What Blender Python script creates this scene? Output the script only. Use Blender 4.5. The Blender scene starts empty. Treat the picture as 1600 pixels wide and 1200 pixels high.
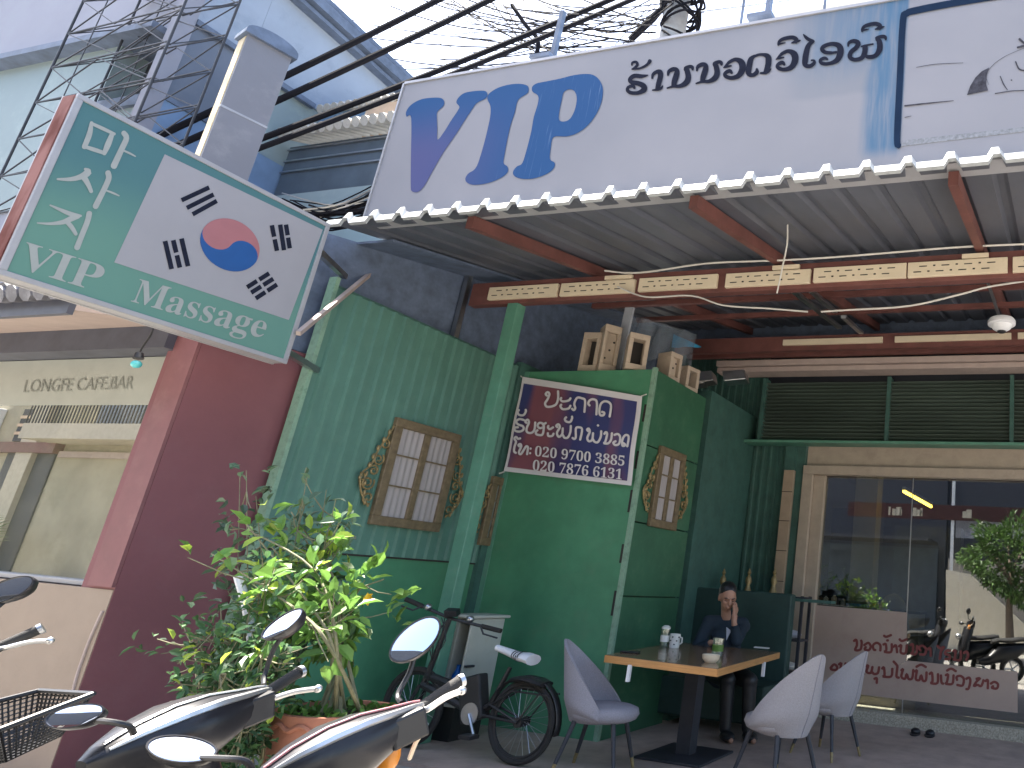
import bpy, bmesh, math, random
from mathutils import Vector, Matrix, Quaternion
from mathutils.geometry import tessellate_polygon
random.seed(7)
S = bpy.context.scene
COL = S.collection
rad = math.radians

# ------------------------------------------------------------------ camera
H = 1.35
FOC = 1098.0
PPX, PPY = 1346.0, 602.0
RC = (Vector((0.96237694, 0.26286817, 0.06878189)),
      Vector((-0.01066385, 0.28948146, -0.95712422)),
      Vector((-0.27150857, 0.9203808, 0.28139347)))
cam = bpy.data.cameras.new("camera")
camo = bpy.data.objects.new("camera", cam)
COL.objects.link(camo)
cam.sensor_fit = 'HORIZONTAL'
cam.sensor_width = 36.0
cam.lens = 36.0 * FOC / 1600.0
cam.shift_x = (800.0 - PPX) / 1600.0
cam.shift_y = (PPY - 600.0) / 1600.0
cam.clip_start = 0.05
cam.clip_end = 2000
M = Matrix.Identity(4)
for i in range(3):
    M[i][0] = RC[0][i]
    M[i][1] = -RC[1][i]
    M[i][2] = -RC[2][i]
M[0][3], M[1][3], M[2][3] = 0, 0, H
camo.matrix_world = M
S.camera = camo

# ------------------------------------------------------------------ sky, sun, exposure
SUN = Vector((-0.46, 0.0, 0.888)).normalized()
W = bpy.data.worlds.new("World")
S.world = W
W.use_nodes = True
wn = W.node_tree.nodes
sky = wn.new('ShaderNodeTexSky')
sky.sky_type = 'NISHITA'
sky.sun_disc = False
sky.sun_elevation = math.asin(SUN.z)
sky.sun_rotation = math.atan2(SUN.x, SUN.y)
sky.air_density = 1.1
sky.dust_density = 3.5
sky.ozone_density = 1.6
W.node_tree.links.new(sky.outputs[0], wn['Background'].inputs[0])
wn['Background'].inputs[1].default_value = 0.105
sl = bpy.data.lights.new("sun", 'SUN')
sl.energy = 4.6
sl.angle = rad(0.5)
sl.color = (1.0, 0.94, 0.84)
so = bpy.data.objects.new("sun", sl)
so.rotation_euler = (-SUN).to_track_quat('-Z', 'Y').to_euler()
COL.objects.link(so)
S.view_settings.view_transform = 'Standard'
S.view_settings.look = 'None'
S.view_settings.exposure = 2.52
S.view_settings.gamma = 1.0
S.cycles.max_bounces = 8
S.cycles.transparent_max_bounces = 12

# ------------------------------------------------------------------ helpers
def ray(x, y):
    a, b = (x - PPX) / FOC, (y - PPY) / FOC
    return RC[0] * a + RC[1] * b + RC[2]
def at(x, y, X=None, Y=None, Z=None, D=None):
    d = ray(x, y)
    if X is not None: t = X / d.x
    elif Y is not None: t = Y / d.y
    elif Z is not None: t = (Z - H) / d.z
    else: t = D
    return Vector((0, 0, H)) + d * t
def refl(x, y, Yg, Yo):
    """point at depth Yo seen mirrored in a glass pane at depth Yg"""
    d = ray(x, y)
    t = (2 * Yg - Yo) / d.y
    p = Vector((0, 0, H)) + d * t
    return Vector((p.x, Yo, p.z))

def tag(o, label=None, cat=None, group=None, kind=None):
    if label: o['label'] = label
    if cat: o['category'] = cat
    if group: o['group'] = group
    if kind: o['kind'] = kind
    return o
def thing(name, label, cat, loc=(0, 0, 0), group=None):
    o = bpy.data.objects.new(name, None)
    o.empty_display_size = 0.1
    o.location = loc
    COL.objects.link(o)
    return tag(o, label, cat, group)
def origin(o):
    v = Vector((0, 0, 0))
    while o is not None:
        v = v + Vector(o.location)
        o = o.parent
    return v

class MB:
    def __init__(s):
        s.v, s.f, s.sm = [], [], []
    def add(s, vs, fs, smooth=False):
        b = len(s.v)
        s.v += [Vector(v) for v in vs]
        for f in fs:
            s.f.append([b + i for i in f]); s.sm.append(smooth)
        return s
    def box(s, x0, x1, y0, y1, z0, z1):
        return s.add([(x0,y0,z0),(x1,y0,z0),(x1,y1,z0),(x0,y1,z0),(x0,y0,z1),(x1,y0,z1),(x1,y1,z1),(x0,y1,z1)],
                     [(0,3,2,1),(4,5,6,7),(0,1,5,4),(1,2,6,5),(2,3,7,6),(3,0,4,7)])
    def obox(s, c, a, b, d):
        c, a, b, d = Vector(c), Vector(a), Vector(b), Vector(d)
        vs = [c-a-b-d, c+a-b-d, c+a+b-d, c-a+b-d, c-a-b+d, c+a-b+d, c+a+b+d, c-a+b+d]
        return s.add(vs, [(0,3,2,1),(4,5,6,7),(0,1,5,4),(1,2,6,5),(2,3,7,6),(3,0,4,7)])
    def bar(s, p, q, w, h, up=(0, 0, 1)):
        p, q = Vector(p), Vector(q)
        d = (q - p)
        a = d.normalized()
        u = Vector(up)
        side = a.cross(u)
        if side.length < 1e-4: side = a.cross(Vector((1, 0, 0)))
        side.normalize()
        u = side.cross(a).normalized()
        return s.obox((p + q) / 2, d / 2, side * (w / 2), u * (h / 2))
    def slab(s, pts, off):
        """polygon pts extruded by off"""
        off = Vector(off); n = len(pts)
        P = [Vector(p) for p in pts]
        vs = P + [p + off for p in P]
        fs = [tuple(range(n)), tuple(range(2*n-1, n-1, -1))]
        for i in range(n):
            j = (i + 1) % n
            fs.append((i, i + n, j + n, j))
        return s.add(vs, fs)
    def tube(s, pts, r, n=8, cap=True, smooth=True):
        pts = [Vector(p) for p in pts]
        m = len(pts)
        rs = r if isinstance(r, (list, tuple)) else [r] * m
        t0 = (pts[1] - pts[0]).normalized()
        u = t0.cross(Vector((0.31, 0.17, 0.93)))
        if u.length < 1e-3: u = t0.cross(Vector((1, 0, 0)))
        u.normalize()
        vs = []
        for i in range(m):
            if i == 0: t = pts[1] - pts[0]
            elif i == m - 1: t = pts[-1] - pts[-2]
            else: t = (pts[i+1] - pts[i]).normalized() + (pts[i] - pts[i-1]).normalized()
            if t.length < 1e-9: t = t0
            t.normalize()
            u = (u - t * u.dot(t)).normalized()
            w = t.cross(u)
            for k in range(n):
                a = 2 * math.pi * k / n
                vs.append(pts[i] + (u * math.cos(a) + w * math.sin(a)) * rs[i])
        fs = []
        for i in range(m - 1):
            for k in range(n):
                k2 = (k + 1) % n
                fs.append((i*n+k, i*n+k2, (i+1)*n+k2, (i+1)*n+k))
        s.add(vs, fs, smooth)
        if cap:
            s.add(vs[:n], [tuple(range(n-1, -1, -1))])
            s.add(vs[-n:], [tuple(range(n))])
        return s
    def loft(s, rings, cap=True, smooth=True, closed=False):
        n = len(rings[0]); vs = [p for r in rings for p in r]; fs = []
        for i in range(len(rings) - 1):
            for k in range(n):
                k2 = (k + 1) % n
                fs.append((i*n+k, i*n+k2, (i+1)*n+k2, (i+1)*n+k))
        s.add(vs, fs, smooth)
        if cap:
            s.add(rings[0], [tuple(range(n-1, -1, -1))], smooth)
            s.add(rings[-1], [tuple(range(n))], smooth)
        return s
    def lathe(s, prof, c=(0,0,0), axis=(0,0,1), n=24, smooth=True):
        a = Vector(axis).normalized(); c = Vector(c)
        u = a.cross(Vector((1, 0, 0)) if abs(a.x) < 0.9 else Vector((0, 1, 0))).normalized()
        w = a.cross(u)
        rings = []
        for r, z in prof:
            rings.append([c + a*z + (u*math.cos(2*math.pi*k/n) + w*math.sin(2*math.pi*k/n))*max(r, 1e-4) for k in range(n)])
        return s.loft(rings, True, smooth)
    def ellipsoid(s, c, r, n=16, m=10, rot=None):
        c = Vector(c); vs = []; fs = []
        for i in range(m + 1):
            th = math.pi * i / m
            for k in range(n):
                ph = 2 * math.pi * k / n
                p = Vector((r[0]*math.sin(th)*math.cos(ph), r[1]*math.sin(th)*math.sin(ph), r[2]*math.cos(th)))
                if rot is not None: p = rot @ p
                vs.append(c + p)
        for i in range(m):
            for k in range(n):
                k2 = (k + 1) % n
                fs.append((i*n+k, (i+1)*n+k, (i+1)*n+k2, i*n+k2))
        return s.add(vs, fs, True)
    def grid(s, fn, nu, nv, smooth=False):
        vs = [fn(i / nu, j / nv) for j in range(nv + 1) for i in range(nu + 1)]
        fs = [(j*(nu+1)+i, j*(nu+1)+i+1, (j+1)*(nu+1)+i+1, (j+1)*(nu+1)+i) for j in range(nv) for i in range(nu)]
        return s.add(vs, fs, smooth)
    def build(s, name, mat, parent=None, bevel=0, solid=0, angle=40, kind=None):
        me = bpy.data.meshes.new(name)
        o0 = origin(parent) if parent is not None else Vector((0, 0, 0))
        me.from_pydata([tuple(v - o0) for v in s.v], [], s.f)
        me.polygons.foreach_set('use_smooth', s.sm)
        me.update()
        if any(s.sm) and angle:
            me.set_sharp_from_angle(angle=rad(angle))
        me.materials.append(mat)
        o = bpy.data.objects.new(name, me)
        COL.objects.link(o)
        if parent is not None: o.parent = parent
        if solid:
            md = o.modifiers.new('solid', 'SOLIDIFY'); md.thickness = solid; md.offset = 0
        if bevel:
            md = o.modifiers.new('bevel', 'BEVEL'); md.width = bevel; md.segments = 2
            md.limit_method = 'ANGLE'; md.angle_limit = rad(35)
        if kind: o['kind'] = kind
        return o

def children(o):
    return [c for c in bpy.data.objects if c.parent == o]
def copy_tree(o, parent=None):
    c = o.copy(); COL.objects.link(c)
    if parent is not None:
        c.parent = parent; c.matrix_parent_inverse = o.matrix_parent_inverse
    for ch in children(o):
        copy_tree(ch, c)
    return c

def crv(pts, k=6, closed=False):
    """Catmull-Rom through tuples of any length"""
    n = len(pts); out = []
    if n < 3 and not closed: return [tuple(p) for p in pts]
    rng = range(n) if closed else range(n - 1)
    for i in rng:
        if closed: p0, p1, p2, p3 = pts[(i-1) % n], pts[i], pts[(i+1) % n], pts[(i+2) % n]
        else: p0, p1, p2, p3 = pts[max(i-1, 0)], pts[i], pts[i+1], pts[min(i+2, n-1)]
        for j in range(k):
            t = j / k
            out.append(tuple(0.5*((2*b) + (-a + c)*t + (2*a - 5*b + 4*c - d)*t*t + (-a + 3*b - 3*c + d)*t**3)
                             for a, b, c, d in zip(p0, p1, p2, p3)))
    if not closed: out.append(tuple(pts[-1]))
    return out

LAYER = [0]
def stroke(mb, pts, plane, w=None, k=5, lift=None, smooth=True):
    """ink stroke traced in photo pixels, laid on a plane (dict for at())"""
    P = [(p[0], p[1], (p[2] if len(p) > 2 else w)) for p in pts]
    if smooth and len(P) > 2: P = crv(P, k)
    n = len(P); vs = []
    LAYER[0] = (LAYER[0] + 1) % 5
    base = (lift if lift is not None else Vector((0, 0, 0)))
    # round ends
    def tang(i):
        a, b = P[max(i-1, 0)], P[min(i+1, n-1)]
        dx, dy = b[0]-a[0], b[1]-a[1]; l = math.hypot(dx, dy) or 1
        return dx/l, dy/l
    L, R_ = [], []
    for i in range(n):
        tx, ty = tang(i); h = max(P[i][2], 0.4) / 2
        L.append((P[i][0] - ty*h, P[i][1] + tx*h)); R_.append((P[i][0] + ty*h, P[i][1] - tx*h))
    def cap(i, sgn):
        tx, ty = tang(i); h = max(P[i][2], 0.4) / 2; o = []
        for a in (-45, 0, 45):
            ca, sa = math.cos(rad(a)), math.sin(rad(a))
            o.append((P[i][0] + sgn*tx*h*ca*0.8 - ty*h*sa, P[i][1] + sgn*ty*h*ca*0.8 + tx*h*sa))
        return o
    eps = 0.00035 * LAYER[0]
    def put(q, i):
        nrm = base
        return at(q[0], q[1], **plane) + nrm * (1 + eps*100 + 0.02 * i / n)
    vs = []
    for i in range(n):
        vs += [put(L[i], i), put(R_[i], i)]
    fs = [(2*i, 2*i+1, 2*i+3, 2*i+2) for i in range(n - 1)]
    mb.add(vs, fs)
    c0 = cap(0, -1); c1 = cap(n-1, 1)
    mb.add([put(R_[0], 0), put(c0[0], 0), put(c0[1], 0), put(c0[2], 0), put(L[0], 0)], [(0, 1, 2, 3, 4)])
    mb.add([put(L[-1], n), put(c1[2], n), put(c1[1], n), put(c1[0], n), put(R_[-1], n)], [(0, 1, 2, 3, 4)])

def filled(mb, loops, fn):
    """fill 2D loops (first outer, rest holes) and map through fn(x, y)"""
    vl = [[Vector((x, y, 0)) for x, y in lp] for lp in loops]
    tris = tessellate_polygon(vl)
    flat = [p for lp in vl for p in lp]
    mb.add([fn(p.x, p.y) for p in flat], [tuple(t) for t in tris])

def font_mesh(body):
    c = bpy.data.curves.new('t', 'FONT'); c.body = body; c.resolution_u = 3
    o = bpy.data.objects.new('t', c); COL.objects.link(o)
    dg = bpy.context.evaluated_depsgraph_get()
    me = bpy.data.meshes.new_from_object(o.evaluated_get(dg))
    vs = [v.co.copy() for v in me.vertices]; fs = [tuple(p.vertices) for p in me.polygons]
    bpy.data.objects.remove(o); bpy.data.curves.remove(c); bpy.data.meshes.remove(me)
    return vs, fs
def serif(s):
    o = ''
    for c in s:
        if 'A' <= c <= 'Z': o += chr(0x1D400 + ord(c) - 65)
        elif 'a' <= c <= 'z': o += chr(0x1D41A + ord(c) - 97)
        elif '0' <= c <= '9': o += chr(0x1D7CE + ord(c) - 48)
        else: o += c
    return o
def typeset(mb, body, p0, p1, up, plane, lift):
    """set a line of type between two photo points of a plane; up = cap height vector in pixels"""
    vs, fs = font_mesh(body)
    x0 = min(v.x for v in vs); x1 = max(v.x for v in vs)
    cap = 0.70
    out = []
    for v in vs:
        u = (v.x - x0) / (x1 - x0); h = v.y / cap
        px = p0[0] + (p1[0]-p0[0])*u + up[0]*h; py = p0[1] + (p1[1]-p0[1])*u + up[1]*h
        out.append(at(px, py, **plane) + Vector(lift))
    mb.add(out, fs)

# ------------------------------------------------------------------ materials
def newmat(name):
    m = bpy.data.materials.new(name); m.use_nodes = True
    return m, m.node_tree.nodes, m.node_tree.links
def mat(name, col, rough=0.6, metal=0.0, var=0.15, scale=6.0, bump=0.0, bscale=60.0, dirt=None, dscale=2.0, damt=0.5,
        spec=0.5, stretch=(1, 1, 1), coat=0.0, trans=0.0, island=0.0):
    m, N, L = newmat(name)
    b = N['Principled BSDF']
    b.inputs['Roughness'].default_value = rough
    b.inputs['Metallic'].default_value = metal
    b.inputs['Specular IOR Level'].default_value = spec
    b.inputs['Coat Weight'].default_value = coat
    tc = N.new('ShaderNodeTexCoord'); mp = N.new('ShaderNodeMapping')
    mp.inputs['Scale'].default_value = stretch
    L.new(tc.outputs['Object'], mp.inputs[0])
    nz = N.new('ShaderNodeTexNoise'); nz.inputs['Scale'].default_value = scale; nz.inputs['Detail'].default_value = 6
    nz.inputs['Roughness'].default_value = 0.65
    L.new(mp.outputs[0], nz.inputs['Vector'])
    rp = N.new('ShaderNodeValToRGB')
    c = Vector(col)
    rp.color_ramp.elements[0].position = 0.3; rp.color_ramp.elements[1].position = 0.7
    rp.color_ramp.elements[0].color = (*(c * (1 - var)), 1)
    rp.color_ramp.elements[1].color = (*[min(1, x * (1 + var)) for x in c], 1)
    L.new(nz.outputs['Fac'], rp.inputs[0])
    out = rp.outputs[0]
    if dirt is not None:
        n2 = N.new('ShaderNodeTexNoise'); n2.inputs['Scale'].default_value = dscale; n2.inputs['Detail'].default_value = 9
        n2.inputs['Roughness'].default_value = 0.75
        L.new(mp.outputs[0], n2.inputs['Vector'])
        r2 = N.new('ShaderNodeValToRGB')
        r2.color_ramp.elements[0].position = 0.52; r2.color_ramp.elements[0].color = (0, 0, 0, 1)
        r2.color_ramp.elements[1].position = 0.72; r2.color_ramp.elements[1].color = (damt, damt, damt, 1)
        L.new(n2.outputs['Fac'], r2.inputs[0])
        mx = N.new('ShaderNodeMixRGB'); mx.inputs['Color2'].default_value = (*dirt, 1)
        L.new(r2.outputs[0], mx.inputs['Fac']); L.new(out, mx.inputs['Color1'])
        out = mx.outputs[0]
    if island:
        ge = N.new('ShaderNodeNewGeometry'); hs = N.new('ShaderNodeHueSaturation')
        ma = N.new('ShaderNodeMapRange'); ma.inputs[3].default_value = 1 - island; ma.inputs[4].default_value = 1 + island
        L.new(ge.outputs['Random Per Island'], ma.inputs[0]); L.new(ma.outputs[0], hs.inputs['Value'])
        L.new(out, hs.inputs['Color']); out = hs.outputs[0]
    L.new(out, b.inputs['Base Color'])
    if bump:
        n3 = N.new('ShaderNodeTexNoise'); n3.inputs['Scale'].default_value = bscale; n3.inputs['Detail'].default_value = 4
        L.new(mp.outputs[0], n3.inputs['Vector'])
        bp = N.new('ShaderNodeBump'); bp.inputs['Strength'].default_value = bump; bp.inputs['Distance'].default_value = 0.01
        L.new(n3.outputs['Fac'], bp.inputs['Height']); L.new(bp.outputs[0], b.inputs['Normal'])
    if trans:
        tr = N.new('ShaderNodeBsdfTranslucent'); L.new(out, tr.inputs[0])
        ms = N.new('ShaderNodeMixShader'); ms.inputs[0].default_value = trans
        L.new(b.outputs[0], ms.inputs[1]); L.new(tr.outputs[0], ms.inputs[2])
        L.new(ms.outputs[0], N['Material Output'].inputs[0])
    return m
def glassmat(name, refl_=0.35, tint=(1, 1, 1), film=None, filmamt=0.0, rough=0.0):
    m, N, L = newmat(name)
    for n in list(N):
        if n.type == 'BSDF_PRINCIPLED': N.remove(n)
    t = N.new('ShaderNodeBsdfTransparent'); t.inputs[0].default_value = (*tint, 1)
    g = N.new('ShaderNodeBsdfGlossy'); g.inputs['Roughness'].default_value = rough
    lw = N.new('ShaderNodeLayerWeight'); lw.inputs['Blend'].default_value = 0.25
    mr = N.new('ShaderNodeMapRange'); mr.inputs[3].default_value = refl_; mr.inputs[4].default_value = min(1, refl_ + 0.5)
    L.new(lw.outputs['Fresnel'], mr.inputs[0])
    base = t.outputs[0]
    if film is not None:
        d = N.new('ShaderNodeBsdfDiffuse'); d.inputs[0].default_value = (*film, 1)
        mf = N.new('ShaderNodeMixShader'); mf.inputs[0].default_value = filmamt
        L.new(t.outputs[0], mf.inputs[1]); L.new(d.outputs[0], mf.inputs[2]); base = mf.outputs[0]
    ms = N.new('ShaderNodeMixShader')
    L.new(mr.outputs[0], ms.inputs[0]); L.new(base, ms.inputs[1]); L.new(g.outputs[0], ms.inputs[2])
    L.new(ms.outputs[0], N['Material Output'].inputs[0])
    return m
def emit(name, col, st):
    m, N, L = newmat(name)
    b = N['Principled BSDF']
    b.inputs['Base Color'].default_value = (*col, 1)
    b.inputs['Emission Color'].default_value = (*col, 1)
    b.inputs['Emission Strength'].default_value = st
    return m

K = {}
K['asphalt'] = mat('asphalt', (.26, .245, .22), .9, bump=.5, bscale=150, dirt=(.17, .16, .14))
K['pave'] = mat('pave', (.36, .33, .3), .8, bump=.3, dirt=(.24, .22, .2))
K['porch'] = mat('porch', (.4, .31, .265), .55, var=.2, scale=4, bump=.15, dirt=(.2, .16, .14), dscale=3)
K['terrazzo'] = mat('terrazzo', (.42, .38, .3), .5, var=.5, scale=60)
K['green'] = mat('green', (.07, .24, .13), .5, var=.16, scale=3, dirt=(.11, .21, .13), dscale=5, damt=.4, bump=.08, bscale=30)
K['green_panel'] = mat('green_panel', (.095, .215, .17), .45, var=.12, scale=2.5, dirt=(.14, .25, .2), dscale=6, damt=.35)
K['green_post'] = mat('green_post', (.095, .25, .175), .45, var=.12, dirt=(.2, .28, .22), dscale=9, damt=.4)
K['green_dark'] = mat('green_dark', (.045, .115, .095), .55, var=.25, dirt=(.08, .13, .09), dscale=8, damt=.4)
K['green_edge'] = mat('green_edge', (.22, .36, .26), .5, var=.3, scale=14, dirt=(.06, .15, .09), dscale=14, damt=.8)
K['maroon'] = mat('maroon', (.2, .075, .085), .7, var=.1, scale=1.3, bump=.12, bscale=40, dirt=(.22, .11, .12), dscale=2.5, damt=.35)
K['jamb'] = mat('jamb', (.2, .08, .085), .6, var=.1, dirt=(.3, .17, .16))
K['tan'] = mat('tan', (.29, .225, .175), .6, var=.1, scale=2, bump=.06, dirt=(.22, .17, .13), dscale=2.5, damt=.5)
K['white_sign'] = None
K['rust'] = mat('rust', (.15, .058, .05), .55, var=.25, scale=5, dirt=(.09, .05, .045), dscale=6, damt=.6)
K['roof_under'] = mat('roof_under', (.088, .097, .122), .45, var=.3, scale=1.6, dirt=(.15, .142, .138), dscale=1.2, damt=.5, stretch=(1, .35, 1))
K['roof_white'] = mat('roof_white', (.31, .33, .345), .5, var=.12, scale=14, dirt=(.2, .22, .23), dscale=16, damt=.7)
K['vent'] = mat('vent', (.7, .6, .44), .6, var=.08, dirt=(.45, .37, .27), dscale=12, damt=.4)
K['hole'] = mat('hole', (.03, .026, .024), .8)
K['white_pl'] = mat('white_pl', (.72, .73, .75), .55, var=.06, dirt=(.5, .5, .5), dscale=5, damt=.3)
K['wire_white'] = mat('wire_white', (.62, .6, .55), .5)
K['wire_black'] = mat('wire_black', (.012, .012, .016), .9, spec=.1)
K['black'] = mat('black', (.018, .018, .02), .45, dirt=(.06, .058, .055), dscale=9, damt=.4)
K['black_gloss'] = mat('black_gloss', (.016, .016, .019), .34, coat=.08, spec=.35, dirt=(.07, .068, .065), dscale=7, damt=.35)
K['rubber'] = mat('rubber', (.022, .021, .02), .8, bump=.3, bscale=300)
K['chrome'] = mat('chrome', (.75, .76, .78), .18, metal=1, var=.05)
K['steel'] = mat('steel', (.45, .46, .48), .35, metal=1, var=.15)
K['silver'] = mat('silver', (.6, .6, .6), .3, metal=.8, var=.1)
K['mirror'] = mat('mirror', (.92, .93, .95), .015, metal=1, var=0)
K['cream'] = mat('cream', (.7, .64, .52), .8, var=.08, dirt=(.45, .4, .33), dscale=1.5, damt=.4)
K['wall_pale'] = mat('wall_pale', (.28, .29, .35), .8, var=.08, scale=1, dirt=(.28, .31, .35), dscale=2, damt=.5)
K['wall_green'] = mat('wall_green', (.27, .345, .37), .8, var=.06, scale=1, dirt=(.45, .55, .53), dscale=2, damt=.4)
K['wall_blue'] = mat('wall_blue', (.29, .35, .45), .8, var=.1, scale=1.2, dirt=(.2, .26, .34), dscale=3.2, damt=.75)
K['lintel_blue'] = mat('lintel_blue', (.17, .27, .44), .7, var=.1)
K['dark_glass'] = mat('dark_glass', (.13, .15, .195), .25, var=.15, scale=1)
K['dark_void'] = mat('dark_void', (.05, .055, .068), .7)
K['slate'] = mat('slate', (.11, .145, .215), .6, var=.3, scale=8)
K['slatblue'] = mat('slatblue', (.085, .115, .15), .6, var=.2, scale=3)
K['tile_pale'] = mat('tile_pale', (.52, .5, .46), .7, var=.2, scale=9, dirt=(.22, .21, .2), dscale=9, damt=.7)
K['orange_wall'] = mat('orange_wall', (.62, .46, .33), .8)
K['grey_col'] = mat('grey_col', (.18, .185, .215), .7, var=.06, scale=2, bump=.05, dirt=(.3, .3, .31), dscale=3)
K['soffit'] = mat('soffit', (.45, .36, .32), .7, var=.1)
K['fascia'] = mat('fascia', (.06, .065, .09), .5, var=.25)
K['pole_conc'] = mat('pole_conc', (.36, .35, .34), .85, bump=.2)
K['sign_alu'] = mat('sign_alu', (.35, .35, .37), .4, metal=.2, var=.08, dirt=(.35, .34, .33), dscale=9)
K['sign_red'] = None
K['ink_dark'] = mat('ink_dark', (.016, .019, .034), .95, var=.25, scale=20, spec=.08)
K['ink_white'] = mat('ink_white', (.68, .65, .66), .6, var=.04)
K['ink_cream'] = mat('ink_cream', (.31, .335, .325), .6, var=.06, scale=14)
K['flag_white'] = mat('flag_white', (.3, .298, .325), .5, var=.04, scale=3)
K['flag_red'] = mat('flag_red', (.34, .135, .15), .5, var=.05)
K['flag_blue'] = mat('flag_blue', (.007, .075, .26), .5, var=.05)
K['ink_red'] = mat('ink_red', (.2, .045, .04), .6, var=.15)
K['ink_grey'] = mat('ink_grey', (.24, .25, .22), .6, var=.3, scale=12)
K['pink_film'] = mat('pink_film', (.44, .34, .285), .35, var=.06, scale=2, dirt=(.37, .25, .21), dscale=3)
K['door_frame'] = mat('door_frame', (.42, .345, .27), .5, var=.1, dirt=(.28, .22, .17), dscale=5)
K['tile_tan'] = mat('tile_tan', (.4, .3, .215), .35, var=.12, scale=5)
K['gold'] = mat('gold', (.175, .13, .075), .5, metal=.1, var=.3, scale=18)
K['gold_leaf'] = mat('gold_leaf', (.27, .2, .09), .4, metal=.3, var=.4, scale=25)
K['curtain'] = mat('curtain', (.37, .34, .335), .9, var=.12, scale=30, stretch=(1, 1, .05))
K['breeze'] = mat('breeze', (.48, .39, .3), .8, var=.12, scale=8, bump=.15, dirt=(.3, .25, .2), dscale=7)
K['plank'] = mat('plank', (.4, .43, .48), .6, var=.12)
K['terra'] = mat('terra', (.42, .17, .105), .75, var=.15, bump=.1, dirt=(.25, .14, .1), dscale=5)
K['soil'] = mat('soil', (.06, .045, .032), .95, bump=.5)
K['stem'] = mat('stem', (.2, .19, .11), .8, var=.3, scale=20)
K['leaf_light'] = mat('leaf_light', (.14, .27, .055), .42, var=.25, scale=9, trans=.35, island=.45)
K['leaf_lime'] = mat('leaf_lime', (.35, .47, .07), .42, var=.25, scale=9, trans=.45, island=.3)
K['leaf_dark'] = mat('leaf_dark', (.07, .15, .055), .45, var=.3, scale=9, trans=.25, island=.5)
K['leaf_grey'] = mat('leaf_grey', (.1, .17, .1), .45, var=.3, scale=9, trans=.25, island=.5)
K['flower'] = mat('flower', (.75, .5, .03), .6)
K['cab'] = mat('cab', (.46, .46, .4), .5, var=.07, dirt=(.32, .29, .22), dscale=6)
K['blue_pl'] = mat('blue_pl', (.02, .18, .6), .3)
K['fabric'] = mat('fabric', (.27, .26, .29), .95, var=.18, scale=160, bump=.3, bscale=260, spec=.2)
K['fabric_b'] = mat('fabric_b', (.34, .32, .325), .95, var=.15, scale=160, bump=.3, bscale=260, spec=.2)
K['wood'] = mat('wood', (.22, .13, .07), .22, var=.25, scale=4, stretch=(1, 12, 1), coat=.25)
K['wood_edge'] = mat('wood_edge', (.5, .25, .085), .45, var=.2, scale=5, stretch=(1, 1, 14))
K['iron'] = mat('iron', (.03, .032, .04), .55, var=.2)
K['skin'] = mat('skin', (.4, .21, .14), .55, var=.06)
K['hair'] = mat('hair', (.012, .011, .013), .4, var=.3, scale=40)
K['navy'] = mat('navy', (.016, .028, .042), .9, var=.25, scale=8, bump=.1)
K['cloth_white'] = mat('cloth_white', (.6, .6, .66), .8)
K['sofa'] = mat('sofa', (.02, .05, .042), .6, var=.25, scale=4)
K['mug'] = mat('mug', (.75, .73, .68), .3)
K['bowl'] = mat('bowl', (.75, .62, .45), .35)
K['glass_cup'] = glassmat('glass_cup', .12, (.85, .9, .87))
K['plastic_clear'] = glassmat('plastic_clear', .16, (.72, .8, .88), (.5, .6, .7), .22, .12)
K['glass_door'] = glassmat('glass_door', .24, (.7, .74, .72))
K['glass_cafe'] = glassmat('glass_cafe', .50, (.75, .78, .7), (.2, .195, .13), .6)
def cafe_film():
    m = glassmat('glass_cafe', .45, (.75, .78, .7), (.2, .195, .13), .6)
    N, L = m.node_tree.nodes, m.node_tree.links
    tc = N.new('ShaderNodeTexCoord'); mp = N.new('ShaderNodeMapping'); mp.inputs['Scale'].default_value = (1.2, 1, .7); L.new(tc.outputs['Object'], mp.inputs[0])
    nz = N.new('ShaderNodeTexNoise'); nz.inputs['Scale'].default_value = 2.2; nz.inputs['Detail'].default_value = 8; nz.inputs['Distortion'].default_value = 1.5; L.new(mp.outputs[0], nz.inputs['Vector'])
    r = N.new('ShaderNodeValToRGB'); e = r.color_ramp.elements
    e[0].position = .35; e[0].color = (.1, .105, .065, 1); e[1].position = .7; e[1].color = (.27, .26, .18, 1); L.new(nz.outputs[0], r.inputs[0])
    for n in N:
        if n.type == 'BSDF_DIFFUSE': L.new(r.outputs[0], n.inputs[0])
    return m
K['glass_cafe'] = cafe_film()
K['op_wall'] = mat('op_wall', (.4, .36, .26), .85, var=.15, scale=.8, dirt=(.25, .24, .16), dscale=.7, damt=.8)
K['op_trim'] = mat('op_trim', (.5, .45, .35), .8, var=.1)
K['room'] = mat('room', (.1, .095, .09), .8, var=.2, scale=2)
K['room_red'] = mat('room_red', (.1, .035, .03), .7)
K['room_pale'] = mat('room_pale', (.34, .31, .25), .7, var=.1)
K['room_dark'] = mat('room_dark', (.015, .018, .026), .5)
K['tube'] = emit('tube', (1.0, .66, .08), 3)
K['bulb'] = mat('bulb', (.1, .5, .52), .25)
K['orange_pl'] = mat('orange_pl', (.7, .25, .03), .3)
K['crown'] = mat('crown', (.075, .14, .035), .5, var=.3, trans=.25, island=.5)
K['trunk'] = mat('trunk', (.16, .12, .09), .9, bump=.4, bscale=30)
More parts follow.
